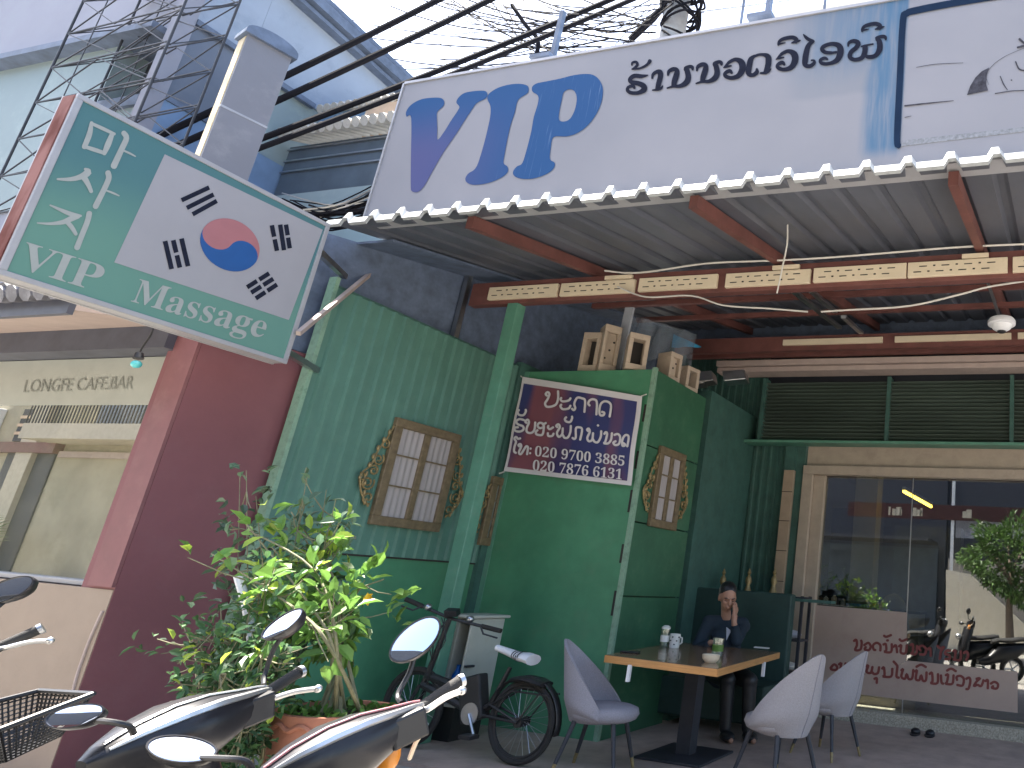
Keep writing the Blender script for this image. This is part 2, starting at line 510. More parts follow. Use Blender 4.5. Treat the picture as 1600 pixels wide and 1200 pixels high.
# ------------------------------------------------------------------ special materials
def ramp(N, L, src, a, b):
    m = N.new('ShaderNodeMapRange'); m.interpolation_type = 'SMOOTHSTEP'
    m.inputs[1].default_value = a; m.inputs[2].default_value = b
    L.new(src, m.inputs[0]); return m.outputs[0]
def mth(N, L, op, a, b=None):
    m = N.new('ShaderNodeMath'); m.operation = op
    for i, v in ((0, a), (1, b)):
        if v is None: continue
        if isinstance(v, (int, float)): m.inputs[i].default_value = v
        else: L.new(v, m.inputs[i])
    return m.outputs[0]
def sign_face():
    m, N, L = newmat('sign_face'); b = N['Principled BSDF']; b.inputs['Roughness'].default_value = .8; b.inputs['Specular IOR Level'].default_value = .2
    g = N.new('ShaderNodeNewGeometry'); sx = N.new('ShaderNodeSeparateXYZ'); L.new(g.outputs['Position'], sx.inputs[0])
    mp = N.new('ShaderNodeMapping'); mp.inputs['Scale'].default_value = (9, 9, .7); L.new(g.outputs['Position'], mp.inputs[0])
    nz = N.new('ShaderNodeTexNoise'); nz.inputs['Scale'].default_value = 3; nz.inputs['Detail'].default_value = 6; L.new(mp.outputs[0], nz.inputs['Vector'])
    n2 = N.new('ShaderNodeTexNoise'); n2.inputs['Scale'].default_value = 1.1; n2.inputs['Detail'].default_value = 5; L.new(g.outputs['Position'], n2.inputs['Vector'])
    wob = mth(N, L, 'MULTIPLY', mth(N, L, 'SUBTRACT', n2.outputs[0], .5), .5)
    xx = mth(N, L, 'ADD', sx.outputs[0], mth(N, L, 'MULTIPLY', wob, .25))
    band = mth(N, L, 'MULTIPLY', ramp(N, L, xx, -1.17, -1.06), ramp(N, L, sx.outputs[2], 3.78, 3.9))
    top = mth(N, L, 'MULTIPLY', ramp(N, L, mth(N, L, 'ADD', sx.outputs[0], wob), -1.85, -1.15), ramp(N, L, mth(N, L, 'ADD', sx.outputs[2], wob), 4.35, 4.72))
    mk = mth(N, L, 'MAXIMUM', band, mth(N, L, 'MULTIPLY', top, .75))
    mk = mth(N, L, 'MULTIPLY', mk, ramp(N, L, nz.outputs[0], .1, .6))
    inner = mth(N, L, 'SUBTRACT', 1.0, ramp(N, L, sx.outputs[0], -.9, -.88))
    mk = mth(N, L, 'MULTIPLY', mk, inner)
    # ghost of older lettering, a grey smudge
    gh = mth(N, L, 'MULTIPLY', ramp(N, L, mth(N, L, 'ADD', sx.outputs[0], wob), -1.75, -1.5), ramp(N, L, mth(N, L, 'ADD', sx.outputs[2], mth(N, L, 'MULTIPLY', wob, .6)), 4.28, 4.34))
    gh = mth(N, L, 'MULTIPLY', mth(N, L, 'MULTIPLY', gh, inner), .35)
    c0 = N.new('ShaderNodeValToRGB'); c0.color_ramp.elements[0].position = .3; c0.color_ramp.elements[1].position = .7
    c0.color_ramp.elements[0].color = (.25, .255, .285, 1); c0.color_ramp.elements[1].color = (.295, .295, .325, 1); L.new(n2.outputs[0], c0.inputs[0])
    m1 = N.new('ShaderNodeMixRGB'); m1.inputs['Color2'].default_value = (.17, .2, .24, 1); L.new(gh, m1.inputs[0]); L.new(c0.outputs[0], m1.inputs['Color1'])
    m2 = N.new('ShaderNodeMixRGB'); m2.inputs['Color2'].default_value = (.085, .165, .265, 1); L.new(mk, m2.inputs[0]); L.new(m1.outputs[0], m2.inputs['Color1'])
    L.new(m2.outputs[0], b.inputs['Base Color']); return m
def sign_blue():
    m, N, L = newmat('sign_blue'); b = N['Principled BSDF']; b.inputs['Roughness'].default_value = .85; b.inputs['Specular IOR Level'].default_value = .15
    g = N.new('ShaderNodeNewGeometry'); sx = N.new('ShaderNodeSeparateXYZ'); L.new(g.outputs['Position'], sx.inputs[0])
    mp = N.new('ShaderNodeMapping'); mp.inputs['Scale'].default_value = (40, 1, 1.6); L.new(g.outputs['Position'], mp.inputs[0])
    nz = N.new('ShaderNodeTexNoise'); nz.inputs['Scale'].default_value = 2; nz.inputs['Detail'].default_value = 4; L.new(mp.outputs[0], nz.inputs['Vector'])
    pur = mth(N, L, 'MULTIPLY', mth(N, L, 'SUBTRACT', 1.0, ramp(N, L, sx.outputs[0], -4.6, -3.5)), mth(N, L, 'SUBTRACT', 1.0, ramp(N, L, sx.outputs[2], 4.2, 4.75)))
    m1 = N.new('ShaderNodeMixRGB'); m1.inputs['Color1'].default_value = (.026, .085, .22, 1); m1.inputs['Color2'].default_value = (.085, .095, .225, 1); L.new(pur, m1.inputs[0])
    st = mth(N, L, 'MULTIPLY', ramp(N, L, nz.outputs[0], .58, .74), mth(N, L, 'MULTIPLY', ramp(N, L, sx.outputs[0], -4.0, -3.1), .45))
    m2 = N.new('ShaderNodeMixRGB'); m2.inputs['Color2'].default_value = (.24, .33, .48, 1); L.new(st, m2.inputs[0]); L.new(m1.outputs[0], m2.inputs['Color1'])
    L.new(m2.outputs[0], b.inputs['Base Color']); return m
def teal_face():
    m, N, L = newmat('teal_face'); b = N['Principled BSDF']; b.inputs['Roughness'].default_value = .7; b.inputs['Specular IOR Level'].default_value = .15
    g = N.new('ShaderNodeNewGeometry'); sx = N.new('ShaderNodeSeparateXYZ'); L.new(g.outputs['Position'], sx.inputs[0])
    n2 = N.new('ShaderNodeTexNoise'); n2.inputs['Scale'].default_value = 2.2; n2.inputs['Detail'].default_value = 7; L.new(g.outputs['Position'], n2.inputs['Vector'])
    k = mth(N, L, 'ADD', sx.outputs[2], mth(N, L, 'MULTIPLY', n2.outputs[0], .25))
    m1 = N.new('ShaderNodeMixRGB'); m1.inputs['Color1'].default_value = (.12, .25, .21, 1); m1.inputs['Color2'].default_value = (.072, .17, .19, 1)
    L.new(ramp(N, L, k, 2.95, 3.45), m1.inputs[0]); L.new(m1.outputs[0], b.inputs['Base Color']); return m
def red_print():
    m, N, L = newmat('red_print'); b = N['Principled BSDF']; b.inputs['Roughness'].default_value = .8; b.inputs['Specular IOR Level'].default_value = .1
    g = N.new('ShaderNodeNewGeometry'); mp = N.new('ShaderNodeMapping'); mp.inputs['Rotation'].default_value = (0, .9, 0); mp.inputs['Scale'].default_value = (9, 3, 3)
    L.new(g.outputs['Position'], mp.inputs[0])
    wv = N.new('ShaderNodeTexNoise'); wv.inputs['Scale'].default_value = 1.1; wv.inputs['Detail'].default_value = 3; L.new(mp.outputs[0], wv.inputs['Vector'])
    r = N.new('ShaderNodeValToRGB'); e = r.color_ramp.elements
    e[0].position = .38; e[0].color = (.15, .055, .048, 1); e[1].position = .62; e[1].color = (.3, .155, .145, 1); L.new(wv.outputs[0], r.inputs[0])
    L.new(r.outputs[0], b.inputs['Base Color']); return m
def banner_face():
    m, N, L = newmat('banner_face'); b = N['Principled BSDF']; b.inputs['Roughness'].default_value = .4
    g = N.new('ShaderNodeNewGeometry'); mp = N.new('ShaderNodeMapping'); mp.inputs['Rotation'].default_value = (0, .75, 0); mp.inputs['Scale'].default_value = (2.2, 1, .5)
    L.new(g.outputs['Position'], mp.inputs[0])
    wv = N.new('ShaderNodeTexNoise'); wv.inputs['Scale'].default_value = 1.35; wv.inputs['Detail'].default_value = 1; L.new(mp.outputs[0], wv.inputs['Vector'])
    r = N.new('ShaderNodeValToRGB'); e = r.color_ramp.elements
    e[0].position = .42; e[0].color = (.045, .05, .16, 1); e[1].position = .58; e[1].color = (.24, .085, .11, 1); L.new(wv.outputs[0], r.inputs[0])
    L.new(r.outputs[0], b.inputs['Base Color']); return m
K['white_sign'] = sign_face(); K['sign_blue'] = sign_blue(); K['teal'] = teal_face(); K['sign_red'] = red_print(); K['banner'] = banner_face()

# ------------------------------------------------------------------ ground
mb = MB(); mb.add([(-120, -120, -.16), (120, -120, -.16), (120, 120, -.16), (-120, 120, -.16)], [(0, 1, 2, 3)])
tag(mb.build('ground', K['asphalt']), kind='structure')
mb = MB(); mb.box(-30, 30, 2.6, 4.42, -.5, -.02); tag(mb.build('pavement', K['pave'], bevel=.02), kind='structure')
mb = MB(); mb.box(-5.45, 5, 4.42, 8.02, -.5, 0); tag(mb.build('porch_floor', K['porch']), kind='structure')

# ------------------------------------------------------------------ shop front with glass door (back of the porch)
YG = 8.15
shop = thing('shop_building', 'dark recessed shop front with tan door frame and big glass doors under green louvres', 'shop front', (-1.2, 8.2, 0))
def corr(mb, a, u, v, L_, Hh, pitch, d, nrm, flat=.5):
    """trapezoid ribbed sheet: a origin, u along ribs' spacing, v along ribs"""
    a, u, v, nrm = Vector(a), Vector(u), Vector(v), Vector(nrm)
    xs = []; x = 0
    while x < L_ - 1e-6:
        for fx, fz in ((0, 0), (flat, 0), (flat + .12, 1), (.88, 1)):
            q = x + fx * pitch
            if q <= L_: xs.append((q, fz * d))
        x += pitch
    xs.append((L_, 0))
    vs = []
    for q, z in xs: vs += [a + u*q + nrm*z, a + u*q + nrm*z + v*Hh]
    mb.add(vs, [(2*i, 2*i+2, 2*i+3, 2*i+1) for i in range(len(xs)-1)])
mb = MB(); mb.box(-5.4, 3.2, 8.14, 8.2, 4.05, 5.2); mb.build('gable_infill', K['slate'], shop)
mb = MB(); corr(mb, (-5.2, 8.12, 0), (1, 0, 0), (0, 0, 1), 1.92, 4.5, .1, .018, (0, -1, 0)); mb.build('green_wall', K['green_dark'], shop)
mb = MB(); mb.box(-3.27, -3.14, 8.0, 8.13, 0, 2.72)
o = mb.build('tiled_pillar', K['tile_tan'], shop, bevel=.004)
mb = MB()
for z in (.35, .7, 1.05, 1.4, 1.75, 2.1, 2.45): mb.box(-3.273, -3.137, 7.997, 8.0, z, z+.008)
mb.build('grout', K['hole'], o)
mb = MB(); mb.box(-3.14, -3.028, 8.06, 8.2, -.01, 3.06); mb.build('wall_strip', K['green_dark'], shop)
mb = MB(); mb.box(-3.27, -3.14, 8.0, 8.13, 2.72, 3.05); mb.build('junction_box', K['green_dark'], shop)
mb = MB(); mb.box(-3.2, 3, 8.13, 8.45, 2.79, 3.06); mb.build('header', K['door_frame'], shop)
mb = MB(); mb.box(-3.03, 3, 8.02, 8.13, 2.68, 2.79); mb.box(-3.03, -2.9, 8.02, 8.13, .12, 2.68); mb.box(-2.9, -2.76, 8.08, 8.18, .12, 2.68)
mb.build('door_frame', K['door_frame'], shop, bevel=.006)
mb = MB(); mb.box(-2.76, 3, YG, YG + .008, .12, 2.68); mb.build('glass_door', K['glass_door'], shop)
mb = MB(); mb.box(-1.685, -1.675, YG - .012, YG - .002, .12, 2.68); mb.build('glass_joint', K['steel'], shop)
mb = MB(); mb.box(-3.2, 3, 8.02, 8.6, -.02, .12); tag(mb.build('doorstep', K['terrazzo'], bevel=.008), kind='structure')
# pink film with the red lettering
DP = dict(Y=YG - .016)
mb = MB()
mb.slab([at(x, y, **DP) for x, y in ((1256, 944), (1417, 957), (1416, 1032), (1334, 1084), (1256, 1078))], (0, .006, 0))
mb.slab([at(x, y, **DP) for x, y in ((1417, 1032), (1590, 1050), (1590, 1114), (1417, 1094), (1334, 1084))], (0, .006, 0))
mb.build('window_film', K['pink_film'], shop)
D5 = lambda x, y: (1280 + x / 5.333, 980 + y / 5.333)
def letters(mb, strokes, f, w, plane, lift, sc):
    for st in strokes:
        stroke(mb, [(*f(p[0], p[1]), (p[2] / sc if len(p) > 2 else w)) for p in st], plane, k=4, lift=lift)
mb = MB()
DT1 = [[(290,115),(310,105),(315,150),(300,190),(345,185),(355,130),(350,110)], [(375,150),(410,130),(430,160),(415,190),(380,185),(390,165)],
 [(470,190),(455,185),(450,150),(480,130),(510,150),(510,195)], [(535,145),(555,140),(560,190),(545,205),(600,205),(605,140)], [(565,110),(575,110)],
 [(540,70),(560,80),(600,65)], [(620,165),(640,150),(650,210)], [(665,160),(685,150),(680,210),(720,215),(730,150)], [(670,100),(690,115),(730,100)],
 [(760,150),(780,145),(780,205),(765,220),(810,220),(815,155)], [(845,195),(830,170),(860,155),(890,180),(880,225),(840,225)], [(905,185),(925,175),(930,240)],
 [(985,155),(1010,175),(1040,165),(1015,200),(1005,265)], [(1090,195),(1060,195),(1050,220),(1085,235),(1085,265),(1050,265)],
 [(1115,200),(1135,195),(1130,255),(1120,270),(1175,270),(1180,200)], [(1205,215),(1230,205),(1240,235),(1225,275)]]
DT2 = [[(95,340),(125,310),(150,330),(140,355),(100,350),(105,330)], [(165,310),(185,300),(180,350),(215,350),(220,300)],
 [(240,320),(255,312),(250,360),(285,365),(290,318)], [(300,350),(310,325),(340,325),(345,372)], [(355,345),(372,348)], [(355,388),(374,390)],
 [(390,325),(410,320),(395,370),(430,380),(445,330)], [(440,372),(460,390),(490,380),(500,332)], [(460,430),(480,425),(480,465)],
 [(525,345),(540,335),(545,400),(530,410),(600,410),(610,345)], [(620,285),(650,320),(650,350),(645,410),(665,420)],
 [(685,360),(700,350),(685,410),(715,430),(730,390),(745,430),(775,425),(785,355)], [(800,370),(815,360),(805,430),(835,440),(850,400),(865,445),(890,440),(895,375)],
 [(810,330),(850,312),(890,332)], [(920,390),(940,380),(945,450),(930,465),(985,465),(990,390)], [(1015,400),(1020,460),(1035,470)],
 [(1055,400),(1075,395),(1065,455),(1055,470),(1110,470),(1120,400)], [(1065,362),(1100,345),(1140,367)],
 [(1150,440),(1145,415),(1175,405),(1205,430),(1195,485),(1150,480)], [(1225,430),(1250,420),(1260,450),(1245,510),(1225,515)],
 [(1310,430),(1340,425),(1310,455),(1290,490),(1320,480),(1350,490),(1370,440)], [(1385,450),(1405,440),(1405,510)],
 [(1430,470),(1460,455),(1490,475),(1480,510),(1440,505),(1450,490)]]
letters(mb, DT1, D5, 3.9, DP, Vector((0, -.004, 0)), 5.333)
mb.build('lettering', K['ink_red'], shop); mb = MB()
letters(mb, DT2, D5, 4.0, DP, Vector((0, -.004, 0)), 5.333)
mb.build('lettering', K['ink_red'], shop)
# louvres
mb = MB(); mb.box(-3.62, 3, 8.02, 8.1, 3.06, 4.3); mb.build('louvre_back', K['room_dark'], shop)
mb = MB()
z = 3.1
while z < 3.83:
    mb.obox((-.3, 7.94, z), (3.3, 0, 0), (0, .045, -.012), (0, .002, .005)); z += .046
mb.build('louvre_slats', mat('louvre', (.085, .115, .095), .4, var=.3, scale=3, stretch=(.2, 1, 1), dirt=(.04, .05, .045), dscale=4), shop)
mb = MB()
for x in (-3.62, -2.0, -.55, 1): mb = MB(); mb.box(x, x + .045, 7.87, 8.0, 3.06, 3.86); mb.build('louvre_bracket', K['green_dark'], shop)
mb = MB(); mb.box(-3.95, 3, 7.8, 8.02, 3.02, 3.055); mb.build('ledge', K['green_post'], shop, bevel=.004)
mb = MB(); mb.box(-4.2, 3, 7.7, 7.95, 3.9, 3.96); mb.box(-4.2, 3, 7.66, 7.9, 3.97, 4.04); mb.build('wood_trim', K['soffit'], shop, bevel=.004)
# room behind the glass
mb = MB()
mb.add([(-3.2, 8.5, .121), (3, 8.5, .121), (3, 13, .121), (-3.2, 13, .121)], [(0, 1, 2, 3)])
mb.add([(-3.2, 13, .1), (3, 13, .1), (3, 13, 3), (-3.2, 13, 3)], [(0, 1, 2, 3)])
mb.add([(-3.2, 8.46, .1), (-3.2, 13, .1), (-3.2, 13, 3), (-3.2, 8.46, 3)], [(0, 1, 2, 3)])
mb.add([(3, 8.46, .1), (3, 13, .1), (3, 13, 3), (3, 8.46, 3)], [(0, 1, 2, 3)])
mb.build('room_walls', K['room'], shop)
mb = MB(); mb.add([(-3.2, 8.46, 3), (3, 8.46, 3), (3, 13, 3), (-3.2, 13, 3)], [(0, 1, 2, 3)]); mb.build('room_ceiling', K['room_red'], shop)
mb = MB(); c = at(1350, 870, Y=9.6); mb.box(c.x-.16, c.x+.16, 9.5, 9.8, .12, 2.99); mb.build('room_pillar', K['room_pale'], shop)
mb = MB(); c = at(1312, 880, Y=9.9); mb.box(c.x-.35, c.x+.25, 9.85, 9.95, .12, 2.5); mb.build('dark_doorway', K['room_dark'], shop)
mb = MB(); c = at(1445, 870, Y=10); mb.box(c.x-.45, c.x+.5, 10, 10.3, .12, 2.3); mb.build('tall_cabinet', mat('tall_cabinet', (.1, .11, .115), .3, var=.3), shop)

tl = thing('tube_lamp', 'lit yellow tube lamp on the dark ceiling seen through the glass door', 'lamp', at(1433, 778, Y=9.3))
a, b = at(1412, 768, Y=8.9), at(1455, 792, Y=9.9)
mb = MB(); mb.tube([a, b], .018, 10); mb.build('tube', K['tube'], tl)
mb = MB(); mb.bar(a + Vector((0, 0, .04)), b + Vector((0, 0, .04)), .05, .04); mb.build('fixture', K['white_pl'], tl)

counter = thing('reception_counter', 'low reception counter behind the pink film of the glass door', 'counter', (at(1330, 944, Y=8.6).x, 8.6, .12))
mb = MB(); x0, x1 = at(1262, 940, Y=8.6).x, at(1440, 950, Y=8.6).x; zc_ = at(1340, 948, Y=8.6).z
mb.box(x0, x1, 8.45, 8.85, .12, zc_ - .03); mb.build('body', K['room_pale'], counter)
mb = MB(); mb.box(x0 - .02, x1 + .02, 8.42, 8.88, zc_ - .03, zc_); mb.build('top', K['room_dark'], counter, bevel=.004)
for i, (px, r, h, m, nm, lab) in enumerate(((1290, .03, .11, 'mug', 'bottle', 'slim pale bottle with dark cap on the counter left end'), (1303, .035, .13, 'bowl', 'bottle', 'amber bottle standing on the counter behind the door film'),
        (1317, .028, .09, 'silver', 'bottle', 'short silver bottle beside the blue tray on the counter'))):
    p = at(px, 942, Y=8.6); p.z = zc_
    t = thing(nm, lab, 'bottle', p, 'bottles on the reception counter')
    mb = MB(); mb.lathe([(0, 0), (r, 0), (r, h*.65), (r*.45, h*.8), (r*.45, h*.88)], p); mb.build('body', K[m], t)
    mb = MB(); mb.lathe([(r*.5, h*.88), (r*.5, h)], p, n=12); mb.build('cap', K['black'], t)
p = at(1338, 943, Y=8.62); mb = MB(); mb.box(p.x-.11, p.x+.13, 8.55, 8.75, zc_+.001, zc_+.035); o = mb.build('tray', K['blue_pl'], bevel=.008)
tag(o, 'flat blue tray lying on the reception counter', 'tray')
p = at(1275, 938, Y=8.6); mb = MB(); mb.box(p.x-.06, p.x+.06, 8.55, 8.7, zc_+.001, zc_+.075); tag(mb.build('cardboard_box', K['tan'], bevel=.004), 'small cardboard box on the counter nearest the door frame', 'box')
# pale chair inside
p = at(1395, 960, Y=9.4); p.z = .12
t = thing('office_chair', 'pale office chair inside the dark shop behind the counter', 'chair', p)
mb = MB(); mb.ellipsoid(p + Vector((0, 0, 1.0)), (.19, .05, .24)); mb.build('backrest', K['room_pale'], t)
mb = MB(); mb.ellipsoid(p + Vector((.02, -.18, .55)), (.22, .22, .06)); mb.build('seat', K['room_pale'], t)
mb = MB(); mb.tube([p + Vector((0, -.1, .03)), p + Vector((0, -.1, .5))], .03); mb.tube([p + Vector((0, .04, .5)), p + Vector((0, .05, .95))], .02); mb.build('stem', K['black'], t)

# ------------------------------------------------------------------ awning
EY, EZ, SL = 3.4, 3.69, .205
BY = 4.85
def rz(y): return EZ + SL * (y - EY)
aw = thing('awning', 'corrugated metal awning on rust red beams over the porch', 'awning', (-2, 4.85, 0))
XL, XR = -5.18, 3.2
def awn_profile():
    xs = []; x = XL; p = .245
    while x < XR:
        xs += [(x, 0), (x + p*.62, 0), (x + p*.72, .032), (x + p*.88, .032)]; x += p
    return xs + [(XR, 0)]
prof = awn_profile()
def sheet(off, y0, y1):
    vs = []
    for x, h in prof: vs += [(x, y0, rz(y0) + h + off), (x, y1, rz(y1) + h + off)]
    return vs, [(2*i, 2*i+2, 2*i+3, 2*i+1) for i in range(len(prof)-1)]
mb = MB(); mb.add(*sheet(.006, EY, 8.3)); mb.build('roof_sheet', K['roof_white'], aw)
mb = MB(); mb.add(*sheet(0, EY + .004, 8.3)); mb.build('roof_lining', K['roof_under'], aw)
mb = MB(); mb.slab([(-5.75, 3.8, rz(3.8) - .03), (-5.05, 3.8, rz(3.8) - .03), (-5.05, 8.3, rz(8.3) - .03), (-5.75, 8.3, rz(8.3) - .03)], (0, 0, .02)); mb.build('side_flashing', K['slate'], aw)
mb = MB(); vs = []
for x, h in prof: vs += [(x, EY - .015, rz(EY) + h*1.5 + .014), (x + .012, EY - .05, rz(EY) + h*1.35 - .048), (x + .012, EY - .03, rz(EY) + h*1.35 - .058)]
n3 = len(prof)
mb.add(vs, [(3*i, 3*i+1, 3*i+4, 3*i+3) for i in range(n3-1)] + [(3*i+1, 3*i+2, 3*i+5, 3*i+4) for i in range(n3-1)])
mb.build('eave_trim', K['roof_white'], aw)
# main beam with slotted vent strips
bz0, bz1 = 3.655, 3.875
mb = MB(); mb.box(-5.3, XR, BY, BY + .08, bz0, bz1); beam = mb.build('beam', K['rust'], aw, bevel=.004)
vx = [(765, 873), (876, 992), (997, 1120), (1132, 1265), (1269, 1415), (1417, 1574), (1582, 1740)]
for a, b in vx:
    xa = at(a, 455, Y=BY - .02).x; xb = at(b, 445, Y=BY - .02).x; z0, z1 = 3.69, 3.81
    z0 += random.uniform(-.004, .004)
    mb = MB(); mb.box(xa, xb, BY - .03, BY, z0, z0 + .122); vo = mb.build('vent_strip', K['vent'], beam, bevel=.003)
    mb = MB(); n = 5
    for r_ in range(2):
        for k in range(7):
            cx = xa + (xb-xa) * (.1 + .8*(k + .5*(r_ % 2)) / 7); zz = z0 + (.034 if r_ == 0 else .08)
            ww = .03 if k % 2 == 0 else .009
            mb.box(cx - ww, cx + ww, BY - .0315, BY - .03, zz, zz + (.008 if ww > .01 else .012))
    mb.build('slots', K['hole'], vo)
for px in (965, 1225, 1522):
    xa = at(px - 20, 437, Y=BY - .02).x; xb = at(px + 22, 437, Y=BY - .02).x
    mb = MB(); mb.box(xa, xb, BY - .028, BY, 3.822, 3.858); mb.build('short_strip', K['vent'], beam, bevel=.002)
for px in (720, 928, 1212, 1530, 1900):
    x = at(px, 425, Y=BY).x
    mb = MB(); mb.obox((x, (EY+.1+8.1)/2, rz((EY+.1+8.1)/2) - .055), (.03, 0, 0), (0, (8.0-EY)/2, SL*(8.0-EY)/2), (0, 0, .045)); mb.build('rafter', K['rust'], aw)
for y in (5.9, 6.7):
    mb = MB(); mb.box(-4.8, XR, y, y + .05, rz(y) - .15, rz(y) - .1); mb.build('purlin', K['rust'], aw)
mb = MB(); mb.box(-4.6, XR, 7.3, 7.37, 4.02, 4.2); b2 = mb.build('beam', K['rust'], aw)
mb = MB(); mb.box(-4.6, XR, 7.6, 7.66, 4.06, 4.2); b3 = mb.build('beam', K['rust'], aw)
for a, b in ((1222, 1378), (1397, 1580), (1590, 1760)):
    xa = at(a, 550, Y=7.28).x; xb = at(b, 548, Y=7.28).x
    mb = MB(); mb.box(xa, xb, 7.27, 7.3, 4.08, 4.15); mb.build('vent_strip', K['vent'], b2, bevel=.003)
# post
px0 = at(765, 600, Y=BY).x
mb = MB(); mb.box(px0, px0 + .115, BY - .005, BY + .1, 0, 3.655); mb.build('post', K['green_post'], aw, bevel=.006)
mb = MB()
for (a, b, c_, d_) in (((1240, 455), (1312, 512), 5.4, 6.6), ((1268, 455), (1305, 487), 5.4, 6.2), ((1318, 495), (1346, 520), 6.0, 7.0)):
    p, q = at(*a, Y=c_), at(*b, Y=d_); mb.bar(p, q, .05, .03)
mb.build('conduit', K['steel'], aw)
# left strut that reaches to the hanging sign
mb = MB(); mb.bar(at(466, 521, X=-4.86), at(612, 400, Y=4.3), .026, .03); tag(mb.build('strut', K['soffit']), 'thin pinkish steel strut between hanging sign and awning', 'strut')

# wires
def wire(name, pts, r, m, label, cat, group=None):
    mb = MB(); mb.tube(crv([tuple(p) for p in pts], 6), r, 6); return tag(mb.build(name, K[m]), label, cat, group)
wire('white_cable', [at(*p) if False else at(p[0], p[1], Y=4.78) for p in ((965, 448), (1010, 464), (1080, 462), (1130, 477), (1200, 482), (1262, 487))], .007, 'wire_white', 'white cable sagging below the vent strips left of the conduits', 'cable', 'cables under the awning')
wire('white_cable', [at(p[0], p[1], Y=5.0) for p in ((1283, 487), (1330, 484), (1420, 478), (1500, 460), (1545, 448), (1610, 438))], .008, 'wire_white', 'white cable running right towards the ceiling camera rod', 'cable', 'cables under the awning')
wire('white_cable', [at(p[0], p[1], Y=4.79) for p in ((945, 423), (1000, 426), (1100, 412), (1180, 408), (1212, 407), (1300, 402), (1400, 394), (1500, 386), (1610, 381))], .008, 'wire_white', 'pale cable lying along the top of the red beam', 'cable', 'cables under the awning')
wire('white_cable', [at(p[0], p[1], Y=4.2) for p in ((1238, 300), (1231, 345), (1230, 380), (1222, 420), (1214, 458))], .006, 'wire_white', 'thin cable hanging straight down from the awning edge', 'cable', 'cables under the awning')

# dome camera on a rod
c = at(1565, 505, Y=5.4)
t = thing('dome_camera', 'round white dome camera hanging on a rod under the awning', 'camera', c)
mb = MB(); mb.tube([at(1543, 440, Y=5.4), c + Vector((-.01, 0, .03))], .014); mb.build('rod', K['steel'], t)
mb = MB(); mb.lathe([(0, .035), (.1, .033), (.112, .015), (.112, -.012), (.09, -.02), (0, -.02)], c); mb.build('housing', K['white_pl'], t)
mb = MB(); mb.lathe([(.085, -.02), (.075, -.045), (.045, -.065), (0, -.072)], c); mb.build('dome', K['white_pl'], t)
mb = MB(); mb.lathe([(.036, -.071), (.03, -.08), (0, -.085)], c); mb.build('lens', K['black_gloss'], t)

# ------------------------------------------------------------------ big shop sign on the awning
SY = 3.46
P_ = dict(Y=SY)
sg = thing('shop_sign', 'long weathered white sign with big blue letters standing on the awning edge', 'sign', (-2, SY, 3.72))
def PS(x, y): return at(x, y, **P_)
bl, br = Vector((-4.93, SY, 3.745)), Vector((3, SY, 3.735))
tlp = PS(624, 129); tr_ = Vector((3, SY, 5.0)); tlp.z = 4.92; tlp.x = -4.93
mb = MB(); mb.slab([bl, br, tr_, tlp], (0, .12, 0)); mb.build('board', K['white_sign'], sg)
mb = MB(); mb.box(-4.945, -4.93, SY - .01, SY + .13, 3.745, 4.93); mb.bar(tlp + Vector((0, .06, .012)), tr_ + Vector((0, .06, .012)), .14, .022); mb.bar(bl + Vector((0, .06, -.012)), br + Vector((0, .06, -.012)), .14, .02)
mb.build('frame', K['sign_alu'], sg)
Z3 = lambda x, y: (620 + x / 4.706, 100 + y / 4.706)
Vl = [(75,390),(72,350),(110,300),(180,262),(260,250),(325,252),(350,275),(345,310),(300,355),(297,400),(300,480),(302,558),(350,500),(400,420),(450,345),(462,315),(440,285),(455,250),(500,215),(580,200),(650,200),(668,225),(655,255),(590,290),(560,330),(500,420),(430,530),(340,660),(260,800),(210,890),(170,935),(140,945),(112,935),(105,900),(106,700),(108,400)]
Il = [(690,310),(668,260),(680,220),(740,180),(820,155),(900,147),(960,160),(972,190),(960,220),(905,255),(885,290),(870,360),(840,450),(815,560),(795,670),(787,730),(815,755),(820,790),(790,825),(720,862),(640,885),(560,890),(515,870),(507,840),(530,805),(570,780),(600,730),(640,600),(670,480),(690,380)]
Pl = [(1040,235),(1000,205),(998,170),(1030,145),(1100,130),(1200,110),(1300,85),(1390,75),(1450,85),(1495,125),(1517,185),(1510,270),(1475,360),(1410,450),(1330,510),(1250,535),(1155,540),(1135,620),(1128,700),(1160,725),(1163,755),(1130,795),(1060,830),(980,848),(900,842),(862,820),(858,790),(885,755),(925,730),(960,620),(990,500),(1010,390),(1040,290)]
Ph = [(1230,210),(1275,188),(1310,205),(1325,260),(1310,340),(1275,405),(1230,425),(1195,410),(1200,340),(1215,270)]
def lay(d): return lambda x, y: PS(x, y) + Vector((0, -d, 0))
for lp in ([Vl], [Il], [Pl, Ph]):
    mb = MB(); filled(mb, [crv([Z3(*q) for q in l], 4, True) for l in lp], lay(.003)); mb.build('big_letter', K['sign_blue'], sg)
